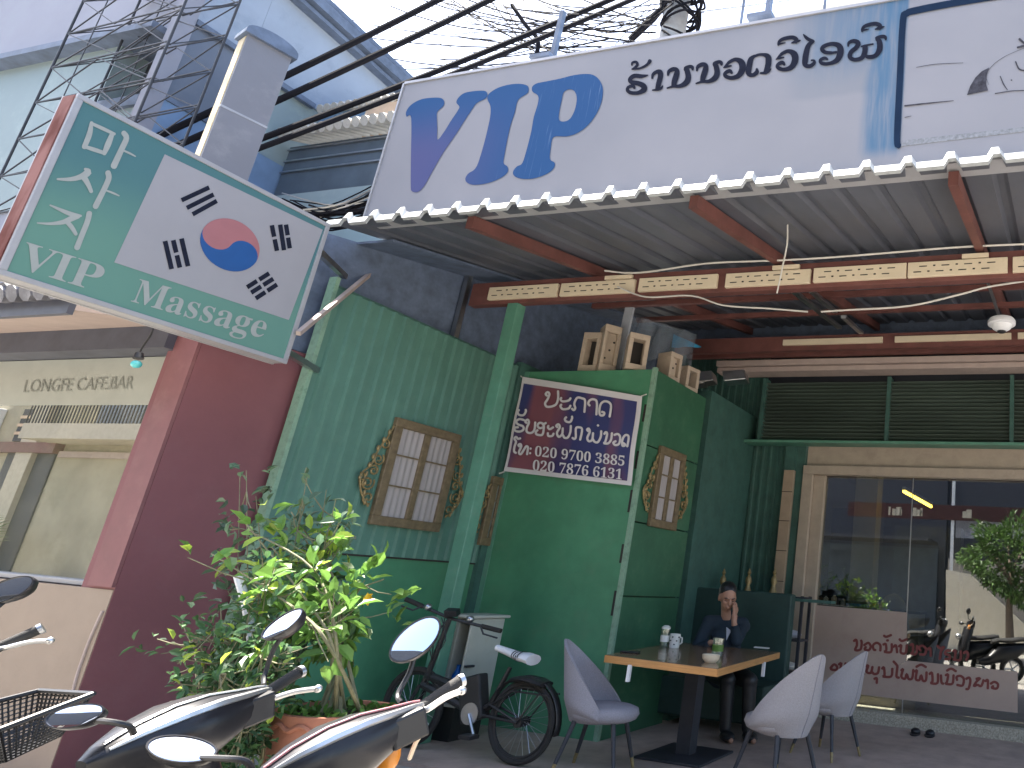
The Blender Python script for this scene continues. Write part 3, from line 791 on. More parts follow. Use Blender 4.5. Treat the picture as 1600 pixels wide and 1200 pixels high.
# black Lao line
A_ = lambda x, y: (970 + x / 7.2727, 40 + y / 7.2727)
B_ = lambda x, y: (1180 + x / 7.2727, 20 + y / 7.2727)
nor = [[(540,570,20),(550,525,40),(600,500,50),(640,510,50),(637,560,65),(612,640,65),(602,690,50)], [(530,715,18),(600,695,30),(680,690,45),(748,650,65),(770,590,65),(757,520,60),(740,490,45),(790,470,40),(815,480,40),(820,505,25)]]
wo = [[(1170,485,12),(1215,440,30),(1245,415,38),(1310,390,45),(1375,425,75),(1385,500,75),(1340,575,60),(1260,600,45),(1195,580,45),(1190,545,40),(1240,520,45),(1265,545,28)], [(1172,483,12),(1215,470,26),(1258,462,18)]]
ii = [[(265,372,22),(278,330,36),(330,300,42),(420,285,46),(470,308,50),(462,340,40)], [(268,360,28),(345,345,10)], [(415,348,14),(470,330,38),(518,318,12)]]
big_a = [[(310,568,14),(240,580,45),(160,575,50),(112,610,50),(122,645,48),(200,660,55),(262,692,65),(265,735,65),(200,768,45),(120,768,42),(80,740,40),(90,705,36),(140,690,40),(160,715,28)],
 [(130,452,20),(135,425,25),(175,418,32),(192,445,32),(172,475,30),(130,500,16)], [(130,500,16),(220,490,25),(300,450,30),(335,405,45)],
 [(360,605,20),(370,560,35),(410,530,42),(450,535,60),(452,590,60),(432,670,58),(422,725,56)], [(365,738,18),(420,732,28),(460,718,28),(480,690,16)]]
big_a += nor + [[(x + 328, y - 53, w) for x, y, w in s_] for s_ in nor] + wo
big_a += [[(1525,345-0,26),(1480,390,60),(1462,470,65),(1455,545,62),(1500,568,45),(1548,535,50),(1548,498,26)]]
big_b = [[(-2,498,30),(40,482,30),(90,480,36),(148,505,66),(152,580,68),(135,650,62),(118,685,48)], [(62,690,22),(120,688,32),(160,668,24),(182,640,12)]]
big_b += ii + [[(x - 930, y + 50, w) for x, y, w in s_] for s_ in wo] + [[(x + 950, y - 155, w) for x, y, w in s_] for s_ in ii]
big_b += [[(550,250,12),(575,280,34),(610,308,40),(660,328,36)], [(668,328,28),(612,370,52),(582,460,65),(568,560,66),(572,600,50),(620,612,45),(668,582,40),(672,550,28),(640,545,20)],
 [(870,460,36),(800,455,44),(762,420,46),(790,382,46),(880,358,46),(958,385,66),(970,460,75),(930,545,60),(840,583,40),(762,580,40),(742,545,36),(790,520,38),(825,535,22)], [(870,460,30),(925,452,30)],
 [(1058,385,18),(1068,345,35),(1120,325,46),(1172,348,56),(1150,400,50),(1092,450,50),(1078,508,50),(1130,538,45),(1208,520,50),(1245,460,60),(1252,388,60)], [(1210,388,20),(1275,372,22),(1342,360,18)],
 [(1255,488,36),(1290,508,46),(1368,492,50),(1415,420,65),(1412,330,60),(1382,295,40),(1440,275,40),(1478,282,40),(1486,312,20)]]
mb = MB(); letters(mb, big_a, A_, 4, P_, Vector((0, -.004, 0)), 7.2727); letters(mb, big_b, B_, 4, P_, Vector((0, -.004, 0)), 7.2727)
mb.build('small_lettering', K['ink_dark'], sg)
# printed picture in a dark frame on the right
mb = MB(); stroke(mb, [(1797, 190, 10), (1806, 150, 10), (1808, 0, 10), (1804, -36, 10), (1790, -44, 11), (1700, -28, 11), (1600, -12, 11), (1500, 4, 11), (1432, 17, 11), (1417, 22, 10), (1411, 34, 10), (1406, 130, 10), (1402, 218, 10), (1405, 228, 9)], P_, k=5, lift=Vector((0, -.004, 0)))
o = mb.build('picture_border', mat('navy_ink', (.013, .028, .06), .95, spec=.08), sg)
mb = MB(); mb.slab([PS(1408, 229), PS(1600, 206), PS(1800, 182), PS(1800, 172), PS(1600, 199), PS(1410, 220)], (0, -.003, 0)); mb.build('picture_lower_border', mat('grey_ink', (.22, .23, .25), .6, var=.4, scale=40), sg)
mb = MB()
for st in ([(1414, 166, 2.4), (1450, 162, 2), (1490, 158, 1)], [(1432, 106, .8), (1462, 101, 1), (1505, 99, .6)], [(1414, 184, 1.2), (1424, 182, .8)],
           [(1555, 147, 1.5), (1580, 143, 1.4), (1600, 142, 1.4)], [(1563, 120, 1.4), (1568, 132, 1.8), (1574, 141, 1.2)], [(1545, 133, .5), (1541, 118, .7), (1552, 102, .8), (1572, 88, .6), (1600, 76, .5)],
           [(1587, 97, 2), (1592, 108, 2.4), (1600, 111, 2)], [(1593, 62, 4), (1600, 68, 3)], [(1590, 75, 3), (1602, 72, 4)], [(1580, 126, 2), (1581, 126, 2)]):
    stroke(mb, st, P_, k=4, lift=Vector((0, -.004, 0)))
filled(mb, [[(1511, 149), (1516, 135), (1524, 122), (1534, 112), (1546, 106), (1542, 118), (1541, 132), (1544, 142), (1530, 145)]], lay(.0035))
mb.build('faded_drawing', mat('faded_ink', (.06, .06, .075), .95, var=.5, scale=30, spec=.1), sg)
for px, py in ((838, 88), (1183, 24), (1276, 8), (1140, 42)):
    p = PS(px, py); mb = MB(); hh = .55 if px in (838, 1183) else .4; ww = .035 if px in (838, 1183) else .014
    mb.box(p.x-ww/2, p.x+ww/2, SY+.13, SY+.13+ww, 4.5, p.z + hh)
    if px in (838, 1183): mb.box(p.x-.09, p.x+.09, SY+.02, SY+.12, p.z+.018, p.z+.05)
    mb.build('support_post', K['slate'], sg)
# ------------------------------------------------------------------ green corrugated side wall with ornamental window
PXW = -5.3
cw = thing('corrugated_wall', 'long green corrugated side wall left of the porch with ornamental window', 'wall', (PXW, 4.6, 0))
mb = MB(); corr(mb, (PXW, 3.66, 1.36), (0, 1, 0), (0, 0, 1), 2.0, 1.94, .108, .02, (1, 0, 0), .55); mb.build('ribbed_sheet', K['green_panel'], cw)
mb = MB(); mb.box(PXW - .03, PXW - .01, 3.66, 5.66, 0, 1.345); mb.build('lower_sheet', K['green'], cw)
mb = MB(); mb.box(PXW - .012, PXW + .004, 3.66, 5.66, 1.345, 1.36); mb.build('shadow_joint', K['hole'], cw)
mb = MB(); mb.box(PXW - .05, PXW + .026, 3.63, 3.66, 0, 3.37); mb.build('edge_strip', K['green_edge'], cw)
mb = MB(); mb.box(PXW - .03, PXW + .004, 3.66, 5.66, 3.3, 3.318); mb.build('top_rail', K['green_dark'], cw)
mb = MB(); mb.slab([(PXW - .3, 3.45, 2.77), (PXW - .3, 8.2, 2.77), (PXW - .3, 8.2, rz(8.2) - .01), (PXW - .3, 3.45, rz(3.45) - .01)], (.18, 0, 0)); mb.build('upper_wall', K['slate'], cw)
mb = MB(); p = at(709, 500, X=PXW - .1); mb.box(PXW - .1, PXW - .05, p.y, p.y + .05, 3.2, 4.0); mb.build('rear_post', K['steel'], cw)

def scroll(mb, cx, cy, r, turns, a0, sgn, f, w=.022, h=.02):
    pts = []
    n = int(16 * turns)
    for i in range(n + 1):
        t = i / n; a = a0 + sgn * t * turns * 2 * math.pi; rr = r * (1 - .78 * t)
        pts.append(f(cx + rr * math.cos(a), cy + rr * math.sin(a), h))
    mb.tube(pts, [w * (.55 + .45 * math.sin(math.pi * min(1, .15 + i / n))) for i in range(n + 1)], 6)
def ornate_window(name, parent, f, w, h, partial=False, flat=1.0, cut=0):
    """f(u, v, d): frame coordinates -> world. u across, v up, d out of the wall"""
    root = bpy.data.objects.new(name, None); COL.objects.link(root); root.parent = parent
    def bx(mb, u0, u1, v0, v1, d0, d1):
        vs = [f(u, v, d) for d in (d0, d1) for u, v in ((u0, v0), (u1, v0), (u1, v1), (u0, v1))]
        mb.add(vs, [(0,3,2,1),(4,5,6,7),(0,1,5,4),(1,2,6,5),(2,3,7,6),(3,0,4,7)])
    t = .075
    mb = MB()
    bx(mb, -w/2 - t, w/2 + t, -h/2 - t, -h/2, 0, .04); bx(mb, -w/2 - t, w/2 + t, h/2, h/2 + t, 0, .04)
    bx(mb, -w/2 - t, -w/2, -h/2, h/2, 0, .04); bx(mb, w/2, w/2 + t, -h/2, h/2, 0, .04); bx(mb, -.03, .03, -h/2, h/2, 0, .036)
    mb.build('frame', K['gold'], root, bevel=.006)
    mb = MB()
    for s in (-1, 1):
        a, b = (s*.03, s*w/2) if s > 0 else (s*w/2, s*.03)
        def fn(u, v, a=a, b=b): return f(a + (b-a)*u, -h/2 + h*v, .012 + .007 * math.sin(u * 26 + v * 1.5))
        mb.grid(fn, 28, 3, True)
    mb.build('curtain', K['curtain'], root)
    mb = MB()
    for v in (-h/6, h/5.5): bx(mb, -w/2, -.03, v, v + .012, .018, .03); bx(mb, .03, w/2, v, v + .012, .018, .03)
    mb.build('glazing_bar', K['gold'], root)
    e = w/2 + t
    for s in (-1, 1):
        if s == cut: continue
        mb = MB()
        for (cu, cv, r, tn, a0) in ((e + .035, h*.28, .05, 1.4, 1.2), (e + .06, h*.1, .06, 1.5, 2.2), (e + .075, -.03*h, .05, 1.4, .5), (e + .1, -h*.17, .07, 1.6, 2.6), (e + .06, -h*.33, .06, 1.3, 4.2), (e + .16, -h*.12, .04, 1.3, 1.0)):
            scroll(mb, s*cu, cv, r*flat*.85, tn, a0 if s > 0 else math.pi - a0, s, f, .009)
        pts = [f(s*(e + q[0]), q[1]*h, .02) for q in ((.0, .5), (.03, .36), (.08, .2), (.11, .02), (.17, -.1), (.13, -.28), (.04, -.42))]
        mb.tube(crv([tuple(p) for p in pts], 4), .008, 6)
        for q in range(9):
            tq = q / 8; c_ = f(s*(e + .03 + .1*math.sin(tq*2.6)), h*(.42 - .8*tq), .025)
            mb.ellipsoid(c_, (.012, .012, .024), 6, 4)
        mb.build('scrollwork', K['gold_leaf'], root)
    return root
ornate_window('window', cw, lambda u, v, d: Vector((PXW + .021 + d, 4.73 + u, 2.03 + v)), .52, .72)
ornate_window('window', cw, lambda u, v, d: Vector((PXW + .021 + d, 5.68 + u, 1.85 + v)), .12, .5, cut=1)

# ------------------------------------------------------------------ green booth
BF = 5.68
BX0, BX1 = -5.27, -3.75
bt = thing('booth', 'tall green metal booth with square corner behind the dining table', 'booth', (-4.5, 6.2, 0))
mb = MB(); mb.box(BX0, BX1 - .012, BF, BF + .02, 0, 3.27); mb.build('front_panel', K['green'], bt)
mb = MB()
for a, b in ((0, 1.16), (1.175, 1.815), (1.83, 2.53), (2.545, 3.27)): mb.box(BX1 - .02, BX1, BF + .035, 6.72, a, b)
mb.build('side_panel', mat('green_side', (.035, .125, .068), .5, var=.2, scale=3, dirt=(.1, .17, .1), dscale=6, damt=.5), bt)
mb = MB(); mb.box(BX1 - .035, BX1 + .006, BF - .008, BF + .033, 0, 3.29)
mb.build('corner_trim', K['green_edge'], bt)
mb = MB()
for z in (1.0, 1.45, 1.9, 2.3, 2.75): mb.box(BX1 - .06, BX1 - .035, BF - .006, BF, z, z + .16 + .1*random.random())
mb.build('hinge', K['hole'], bt)
mb = MB(); mb.box(-5.32, -5.262, 5.6, 6.0, 0, 3.35); mb.box(BX0, BX1 - .04, BF + .03, 6.72, 3.23, 3.25); mb.box(BX0, BX1 - .03, 6.7, 6.72, 0, 3.23); mb.build('shell', K['green_dark'], bt)
mb = MB(); mb.box(BX0 - .0, BX0 + .06, BF - .006, BF, 0, 3.27); mb.build('seam', K['green_post'], bt)
ornate_window('window', bt, lambda u, v, d: Vector((BX1 + d, 6.17 + u, 2.19 + v)), .34, .62, flat=.8)
mb = MB(); mb.box(-3.9, -3.76, 6.85, 8.1, 0, 3.4); tag(mb.build('side_wall', K['green_dark']), 'dark green side wall between booth and back of porch', 'wall')

# vent blocks standing on the booth
def breeze(px, py, yaw, s, hole, label, y=None):
    t = thing('vent_block', label, 'block', (0, 0, 0), 'hollow blocks on top of the booth')
    mb = MB(); w, h, d = s
    mb.box(-w/2, w/2, -d/2, d/2, 0, h*.16); mb.box(-w/2, w/2, -d/2, d/2, h*.84, h)
    mb.box(-w/2, -w/2 + w*.22, -d/2, d/2, h*.16, h*.84); mb.box(w/2 - w*.22, w/2, -d/2, d/2, h*.16, h*.84)
    if not hole: mb.box(-w/2 + w*.22, w/2 - w*.22, -d*.3, d*.3, h*.16, h*.84)
    mb.build('block', K['breeze'], t, bevel=.006)
    mb = MB()
    if hole: mb.box(-w*.28, w*.28, d*.2, d*.3, h*.16, h*.84); mb.build('recess', K['hole'], t)
    else:
        for q in range(3): mb.lathe([(.012, 0), (0, .004)], (-w*.2 + q*w*.2, -d*.3, h*(.3 + .18*q)), (0, -1, 0), 8)
        mb.build('screw_hole', K['hole'], t)
    t.location = at(px, py, Y=y); t.location.z = 3.29; t.rotation_euler = (0, 0, yaw)
    return t
breeze(922, 579, .1, (.2, .42, .14), True, 'tan hollow block with square hole, first on the booth from left', 5.82)
breeze(944, 579, .9, (.17, .5, .2), False, 'tallest tan block standing on the booth, left of the grey plank', 5.85)
breeze(990, 578, .75, (.2, .38, .17), True, 'tan open-sided block right of the grey plank on the booth corner', 5.8)
breeze(1042, 596, 1.3, (.16, .3, .2), False, 'small tan block on the booth side behind the corner', 6.15)
breeze(1072, 608, 1.35, (.2, .26, .16), True, 'rearmost tan block with round dark hollow on the booth edge', 6.5)
p, q = at(963, 578, Y=5.95), at(985, 478, Y=5.95)
mb = MB(); mb.bar(p, q, .1, .03, (0, 1, 0)); tag(mb.build('plank', K['plank']), 'upright pale grey plank between the blocks on the booth', 'plank')
mb = MB()
def tarp(u, v):
    x = at(992 + 68*u, 478, Y=6.1).x; z = 4.02 - .05*u - v*(.52 + .12*math.sin(u*9) - .05*u)
    return Vector((x, 6.05 + .5*u + .03*math.sin(u*22 + v*3), z))
mb.grid(tarp, 30, 8, True); tag(mb.build('plastic_sheet', K['plastic_clear']), 'crumpled clear plastic sheet hanging under the awning above the booth', 'plastic sheet')
mb = MB()
def tarp2(u, v): return Vector((at(1055 + 38*u, 505, Y=6.6).x, 6.6 + .1*u + .02*math.sin(u*9), 4.0 - .12*u - v*(.15*(1 - u) + .01)))
mb.grid(tarp2, 10, 3, True); tag(mb.build('blue_tarpaulin', mat('tarp_blue', (.04, .3, .5), .4)), 'scrap of blue tarpaulin tucked beside the clear plastic', 'tarpaulin')
mb = MB()
for q in ((1085, 596), (1100, 592), (1150, 590)):
    c = at(q[0], q[1], Y=7.0); mb.obox(c, (.12, .03, .02), (-.02, .1, 0), (-.02, 0, .06))
tag(mb.build('scrap_bundle', K['steel'], bevel=.01), 'bundle of grey metal scraps behind the booth top', 'scrap')

# ------------------------------------------------------------------ banner
BNY = 5.63
BP = dict(Y=BNY)
bn = thing('banner', 'purple and red vinyl banner with white lettering tied to the booth', 'banner', (-4.5, BNY, 2.1))
C4 = (at(815, 588, **BP), at(1003, 619, **BP), at(987, 759, **BP), at(787, 736, **BP))   # tl tr br bl
def bq(u, v):
    a = C4[3].lerp(C4[2], u); b = C4[0].lerp(C4[1], u)
    p = a.lerp(b, v); p.y += .012*math.sin(u*5 + v*2) + .006*math.sin(v*9 + u); return p
mb = MB(); mb.grid(bq, 24, 16, True); mb.build('border', K['ink_white'], bn)
mb = MB(); mb.grid(lambda u, v: bq(.022 + .945*u, .045 + .885*v) + Vector((0, -.004, 0)), 24, 16, True); mb.build('print', K['banner'], bn)
B4 = lambda x, y: (780 + x / 6.6667, 580 + y / 6.6667)
BT = [[(515,262),(500,245),(520,225),(540,245),(520,300),(495,340),(510,375),(560,375),(610,350),(630,290),(630,215)],
 [(665,285),(655,300),(680,322),(740,312),(760,288)],[(665,355),(655,372),(680,402),(740,395),(760,365)],
 [(775,397),(795,413),(810,390),(800,345),(830,285),(880,290),(912,315),(905,432)],[(960,365),(945,345),(960,312),(1000,300),(1035,330),(1030,460)],
 [(1085,430),(1110,440),(1100,465),(1065,460),(1060,400),(1080,340),(1130,320),(1180,360),(1165,480)],
 [(275,515),(230,505),(195,530),(215,560),(265,580),(270,615),(230,635),(185,625),(180,595),(215,590)],[(225,410),(210,430),(225,460),(270,465),(295,430),(295,408)],
 [(305,545),(290,530),(315,512),(330,540),(305,600),(310,640),(350,650),(385,620),(395,540)],
 [(480,590),(440,600),(420,572),(440,545),(480,560),(482,620),(465,670),(410,665),(402,640),(420,620)],[(470,562),(505,545)],
 [(530,575),(525,592),(545,610),(580,590)],[(525,650),(530,680),(570,680),(585,655)],
 [(625,590),(612,575),(635,560),(650,590),(620,650),(640,690),(675,660),(680,600)],[(682,670),(700,700),(735,695),(760,640),(765,575)],
 [(715,485),(700,505),(715,530),(755,535),(775,500),(775,478)],[(780,700),(800,712),(815,690),(815,610),(835,590),(880,610),(860,720)],
 [(945,630),(932,615),(950,605),(960,640),(935,700),(950,735),(985,720),(995,650)],[(992,710),(1010,740),(1045,745),(1075,690),(1080,630)],[(1044,570),(1050,574)],
 [(1110,660),(1125,640),(1140,660),(1120,740),(1105,755),(1150,757),(1180,720),(1190,650)],[(1215,670),(1250,660),(1275,690),(1265,760),(1225,775),(1205,750),(1230,735)],
 [(1310,755),(1330,775),(1300,782),(1300,720),(1330,672),(1365,690),(1350,790)],
 [(240,705),(215,710),(195,690),(178,710),(195,740),(180,790),(175,840),(195,857)],[(230,790),(220,775),(240,765),(250,790),(225,850),(245,870),(280,820),(300,790),(320,800),(310,872)],[(343,810),(347,813)],[(338,858),(342,861)]]
mb = MB()
letters(mb, BT, B4, 3.5, BP, Vector((0, -.0235, 0)), 6.667)
typeset(mb, serif('020 9700 3885'), B4(388, 888), B4(1318, 992), (1.2, -15.5), BP, (0, -.026, 0))
typeset(mb, serif('020 7876 6131'), B4(366, 1036), B4(1292, 1133), (1.2, -16), BP, (0, -.026, 0))
mb.build('lettering', K['ink_white'], bn)
for a, b in (((815, 589), (800, 572)), ((788, 737), (752, 752)), ((788, 737), (772, 742)), ((1002, 619), (1010, 616))): mb = MB(); mb.tube([at(*a, **BP), at(*b, Y=BNY - .02)], .006, 6); mb.build('tie', K['wire_white'], bn)

# ------------------------------------------------------------------ hanging sign (light box at right angles to the shop)
HX = -4.9
HP = dict(X=HX)
hs = thing('hanging_sign', 'teal light box sign with Korean flag jutting out over the street', 'sign', (HX, 2.5, 2.6))
h4 = [at(109, 149, **HP), at(521, 346, **HP), at(446, 561, **HP), at(0, 440, **HP)]
h4[0].y = (h4[0].y + h4[3].y)/2; h4[3].y = h4[0].y; h4[1].y = (h4[1].y + h4[2].y)/2; h4[2].y = h4[1].y
yn, yf, zb, zt = h4[0].y, h4[1].y, (h4[2].z + h4[3].z)/2, (h4[0].z + h4[1].z)/2
DX = .12
mb = MB(); mb.box(HX - DX, HX - .004, yn + .005, yf - .005, zb + .005, zt - .005); mb.build('light_box', K['sign_alu'], hs)
mb = MB(); e = .028
for (y0, y1, z0, z1) in ((yn, yf, zb, zb+e), (yn, yf, zt-e, zt), (yn, yn+e, zb+e, zt-e), (yf-e, yf, zb+e, zt-e)): mb.box(HX - .012, HX + .008, y0, y1, z0, z1)
for (y0, y1, z0, z1) in ((yn, yf, zb, zb+e), (yn, yf, zt-e, zt), (yn, yn+e, zb+e, zt-e), (yf-e, yf, zb+e, zt-e)): mb.box(HX - DX - .008, HX - DX + .012, y0, y1, z0, z1)
mb.build('frame', K['sign_alu'], hs, bevel=.003)
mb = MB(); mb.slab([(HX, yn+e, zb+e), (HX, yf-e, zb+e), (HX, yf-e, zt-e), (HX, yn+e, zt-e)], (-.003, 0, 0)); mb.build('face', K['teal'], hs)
mb = MB(); mb.box(HX - DX + .015, HX - .014, yn - .004, yn + .004, zb + .01, zt - .01); mb.build('end_print', K['sign_red'], hs)
HV = Vector((.003, 0, 0))
mb = MB(); mb.add([at(x, y, **HP) + HV*.7 for x, y in ((257, 241), (504, 359), (451, 500), (178, 410))], [(0, 1, 2, 3)]); flag = mb.build('flag', K['flag_white'], hs)
cc = at(360, 383, **HP); Rr = (at(405, 390, **HP) - at(313, 385, **HP)).length / 2
l0, l1 = at(322, 356, **HP), at(398, 409, **HP)
psi = math.atan2(l1.z - l0.z, l1.y - l0.y)
def tg(x, y, d): return Vector((HX + d, cc.y + Rr*(x*math.cos(psi) - y*math.sin(psi)), cc.z + Rr*(x*math.sin(psi) + y*math.cos(psi))))
def arc(cx, r, a0, a1, n=20): return [(cx + r*math.cos(rad(a0 + (a1-a0)*i/n)), r*math.sin(rad(a0 + (a1-a0)*i/n))) for i in range(n + 1)]
red = arc(0, 1, 0, 180) + arc(-.5, .5, 180, 360)[1:] + arc(.5, .5, 180, 0)[1:-1]
blue = arc(0, 1, 180, 360) + arc(.5, .5, 0, 180)[1:] + arc(-.5, .5, 0, -180)[1:-1]
for nm, poly, m in (('flag_disc_red', red, 'flag_red'), ('flag_disc_blue', blue, 'flag_blue')):
    mb = MB(); filled(mb, [poly], lambda x, y: tg(x, y, .005)); mb.build(nm, K[m], flag)
Z7 = lambda x, y: (20 + x / 3.902, 360 + y / 3.902)
def bar2(mb, p, q, w, broken, pl, lf):
    if broken:
        m0 = (p[0] + (q[0]-p[0])*.45, p[1] + (q[1]-p[1])*.45); m1 = (p[0] + (q[0]-p[0])*.55, p[1] + (q[1]-p[1])*.55)
        segs = [(p, m0), (m1, q)]
    else: segs = [(p, q)]
    for a, b in segs:
        dx, dy = b[0]-a[0], b[1]-a[1]; l = math.hypot(dx, dy); nx, ny = -dy/l*w/2, dx/l*w/2
        mb.add([at(a[0]+nx, a[1]+ny, **pl) + lf, at(b[0]+nx, b[1]+ny, **pl) + lf, at(b[0]-nx, b[1]-ny, **pl) + lf, at(a[0]-nx, a[1]-ny, **pl) + lf], [(0, 1, 2, 3)])
mb = MB()
for p, q, b in (((283, 313), (326, 293), 0), ((291, 325), (333, 304), 0), ((300, 335), (338, 314), 0)): bar2(mb, p, q, 7, b, HP, HV*1.6)
mb.build('trigram', K['ink_dark'], flag)
mb = MB()
for p, q, b in (((925, 65), (965, 236), 0), ((975, 60), (1015, 227), 1), ((1025, 50), (1065, 219), 0)): bar2(mb, Z7(*p), Z7(*q), 7.5, b, HP, HV*1.6)
mb.build('trigram', K['ink_dark'], flag)
mb = MB()
for p, q, b in (((424, 352), (432, 392), 1), ((437, 351), (443, 391), 0), ((446, 351), (452, 388), 1)): bar2(mb, p, q, 7, b, HP, HV*1.6)
mb.build('trigram', K['ink_dark'], flag)
mb = MB()
for p, q, b in (((1425, 347), (1560, 262), 1), ((1450, 380), (1585, 295), 1), ((1478, 415), (1608, 330), 1)): bar2(mb, Z7(*p), Z7(*q), 7, b, HP, HV*1.6)
mb.build('trigram', K['ink_dark'], flag)
Z6 = lambda x, y: (30 + x / 5, 180 + y / 5)
KO = [[(562,58,26),(545,150,44),(505,250,40)],[(562,65,24),(650,105,28),(742,148,22)],[(722,150,36),(690,230,48),(660,300,34)],[(505,245,26),(585,270,32),(665,297,28)],
 [(812,138,40),(835,180,44),(795,270,46),(735,400,50)],[(815,278,14),(860,298,16),(905,322,10)],
 [(510,420,20),(535,445,55),(480,480,44),(400,500,32),(295,500,16)],[(500,480,50),(535,540,38),(560,597,30)],[(690,448,44),(695,500,44),(645,610,44),(592,715,46)],[(682,590,14),(730,608,16),(778,630,10)],
 [(238,703,12),(320,740,26),(400,772,34),(480,787,18)],[(460,790,34),(400,810,44),(340,835,36),(240,848,22),(138,842,10)],[(372,835,36),(410,880,36),(440,930,28)],[(545,765,44),(530,830,44),(490,930,44),(448,1037,46)]]
mb = MB()
for st in KO: stroke(mb, [(*Z6(p[0], p[1]), p[2]/5) for p in st], HP, k=4, lift=HV)
mb.build('lettering', K['ink_cream'], hs); mb = MB()
typeset(mb, serif('VIP'), Z7(15, 222), Z7(505, 372), (18, -40), HP, HV)
mb.build('lettering', K['ink_cream'], hs); mb = MB()
typeset(mb, serif('Massage'), Z7(716, 432), Z7(1520, 657), (15, -36), HP, HV)
mb.build('lettering', K['ink_cream'], hs)
for zz in (zb + .12, zt - .15): mb = MB(); mb.bar((HX - .1, yf - .02, zz), (-5.3, 3.7, zz), .04, .04); mb.build('bracket', K['steel'], hs)

# ------------------------------------------------------------------ cafe next door
CY = 3.11
cf = thing('cafe_building', 'cafe building next door with maroon side wall, tiled eave and wide glass front', 'building', (-8, 4, 0))
mb = MB(); mb.box(-5.7, -5.4, 3.02, 3.7, -.3, 2.76); mb.build('maroon_wall', K['maroon'], cf)
mb = MB(); mb.box(-5.62, -5.402, 3.0, 3.018, 1.07, 2.76); mb.build('wall_end', K['jamb'], cf)
GW = CY
mb = MB(); mb.box(-11, -5.62, GW, GW + .01, 1.09, 2.56); mb.build('glass_front', K['glass_cafe'], cf)
mb = MB(); mb.box(-11, -5.62, GW - .004, GW - .001, 2.22, 2.56); mb.build('pale_film', mat('pale_film', (.37, .385, .345), .35, var=.06), cf)
mb = MB(); typeset(mb, 'LONGFE CAFE.BAR', (36, 613), (206, 607), (4.5, -20), dict(Y=GW - .008), (0, 0, 0)); mb.build('lettering', K['ink_grey'], cf)
mb = MB(); mb.box(-11, -5.57, GW - .06, GW + .02, 1.06, 1.09); mb.build('sill', K['sign_alu'], cf, bevel=.004)
mb = MB(); mb.box(-11, -5.405, 3.016, 3.12, -.3, 1.055); mb.build('low_wall', K['tan'], cf)
mb = MB(); pts = crv([tuple(at(x, y, Y=3.012)) for x, y in ((160, 955), (140, 1000), (122, 1050), (114, 1080))], 5); mb.tube(pts, .008, 6)
mb.build('wall_bead', K['soffit'], cf)
mb = MB(); mb.box(-11, -5.62, GW + .6, GW + .7, -.3, 2.7); mb.build('inner_wall', mat('cafe_in', (.3, .3, .22), .9, var=.3, scale=2), cf)
mb = MB(); mb.box(-11, -5.62, 2.95, GW + .1, 2.565, 2.78); mb.build('fascia_beam', K['fascia'], cf)
e0 = 2.45; zE = at(0, 478, Y=e0).z
mb = MB(); mb.slab([(-11, e0, zE - .06), (-11, 2.95, 2.72), (-11, 2.95, 2.8), (-11, e0, zE + .0)], (5.45, 0, 0)); mb.build('soffit', K['soffit'], cf)
mb = MB(); mb.box(-11, -5.55, e0 - .03, e0 + .0, zE - .09, zE + .015); mb.build('eave_board', K['fascia'], cf)
mb = MB(); x = -11
while x < -5.55:
    mb.tube([(x, e0 - .09, zE + .03), (x, 3.15, zE + .33)], .055, 8, True); x += .125
    for k in range(3): mb.tube([(x - .125, e0 - .07 + .24*k, zE + .05 + .1*k), (x - .125, e0 - .05 + .24*k, zE + .06 + .1*k)], .064, 8, True)
mb.build('roof_tiles', mat('tile_dark', (.14, .14, .16), .6, var=.4, scale=12, dirt=(.32, .32, .33), dscale=12, damt=.7), cf)
# upper floors
UX, UY = -7.1, 3.1
mb = MB(); mb.box(-16, UX, UY + .02, 9, 2.75, 3.9); mb.build('first_floor_wall', K['wall_pale'], cf)
def U(x, y): return at(x, y, Y=UY)
zs = at(180, 66, Y=UY).z
za = zs
mb = MB()
xw0, xw1 = at(165, 130, Y=UY).x, at(285, 110, Y=UY).x
mb.box(-16, xw0, UY, UY + .25, 3.9, za - .06); mb.build('green_wall', K['wall_green'], cf)
mb = MB(); mb.box(-16, UX - .19, UY - .12, UY + .25, za - .06, za); mb.build('floor_slab', K['slate'], cf)
mb = MB(); mb.box(-16, UX - .2, UY, UY + .25, za, za + 3.2); mb.build('upper_wall', K['wall_pale'], cf)
mb = MB(); mb.box(xw0, UX - .11, UY + .2, UY + .24, 3.9, za - .06); mb.build('window', K['dark_void'], cf)
p0 = at(160, 160, Y=UY); zsill = p0.z
mb = MB(); mb.box(xw0 - .1, UX - .2, UY - .02, UY + .25, zsill - .1, zsill); mb.build('window_sill', K['slate'], cf)
mb = MB(); mb.box(xw0, UX - .2, UY + .01, UY + .25, 3.9, zsill - .1); mb.build('spandrel_wall', K['wall_green'], cf)
mb = MB(); mb.box(UX - .1, UX, UY - .06, UY + .05, 3.9, za + 3.2); mb.build('corner_column', K['wall_pale'], cf)
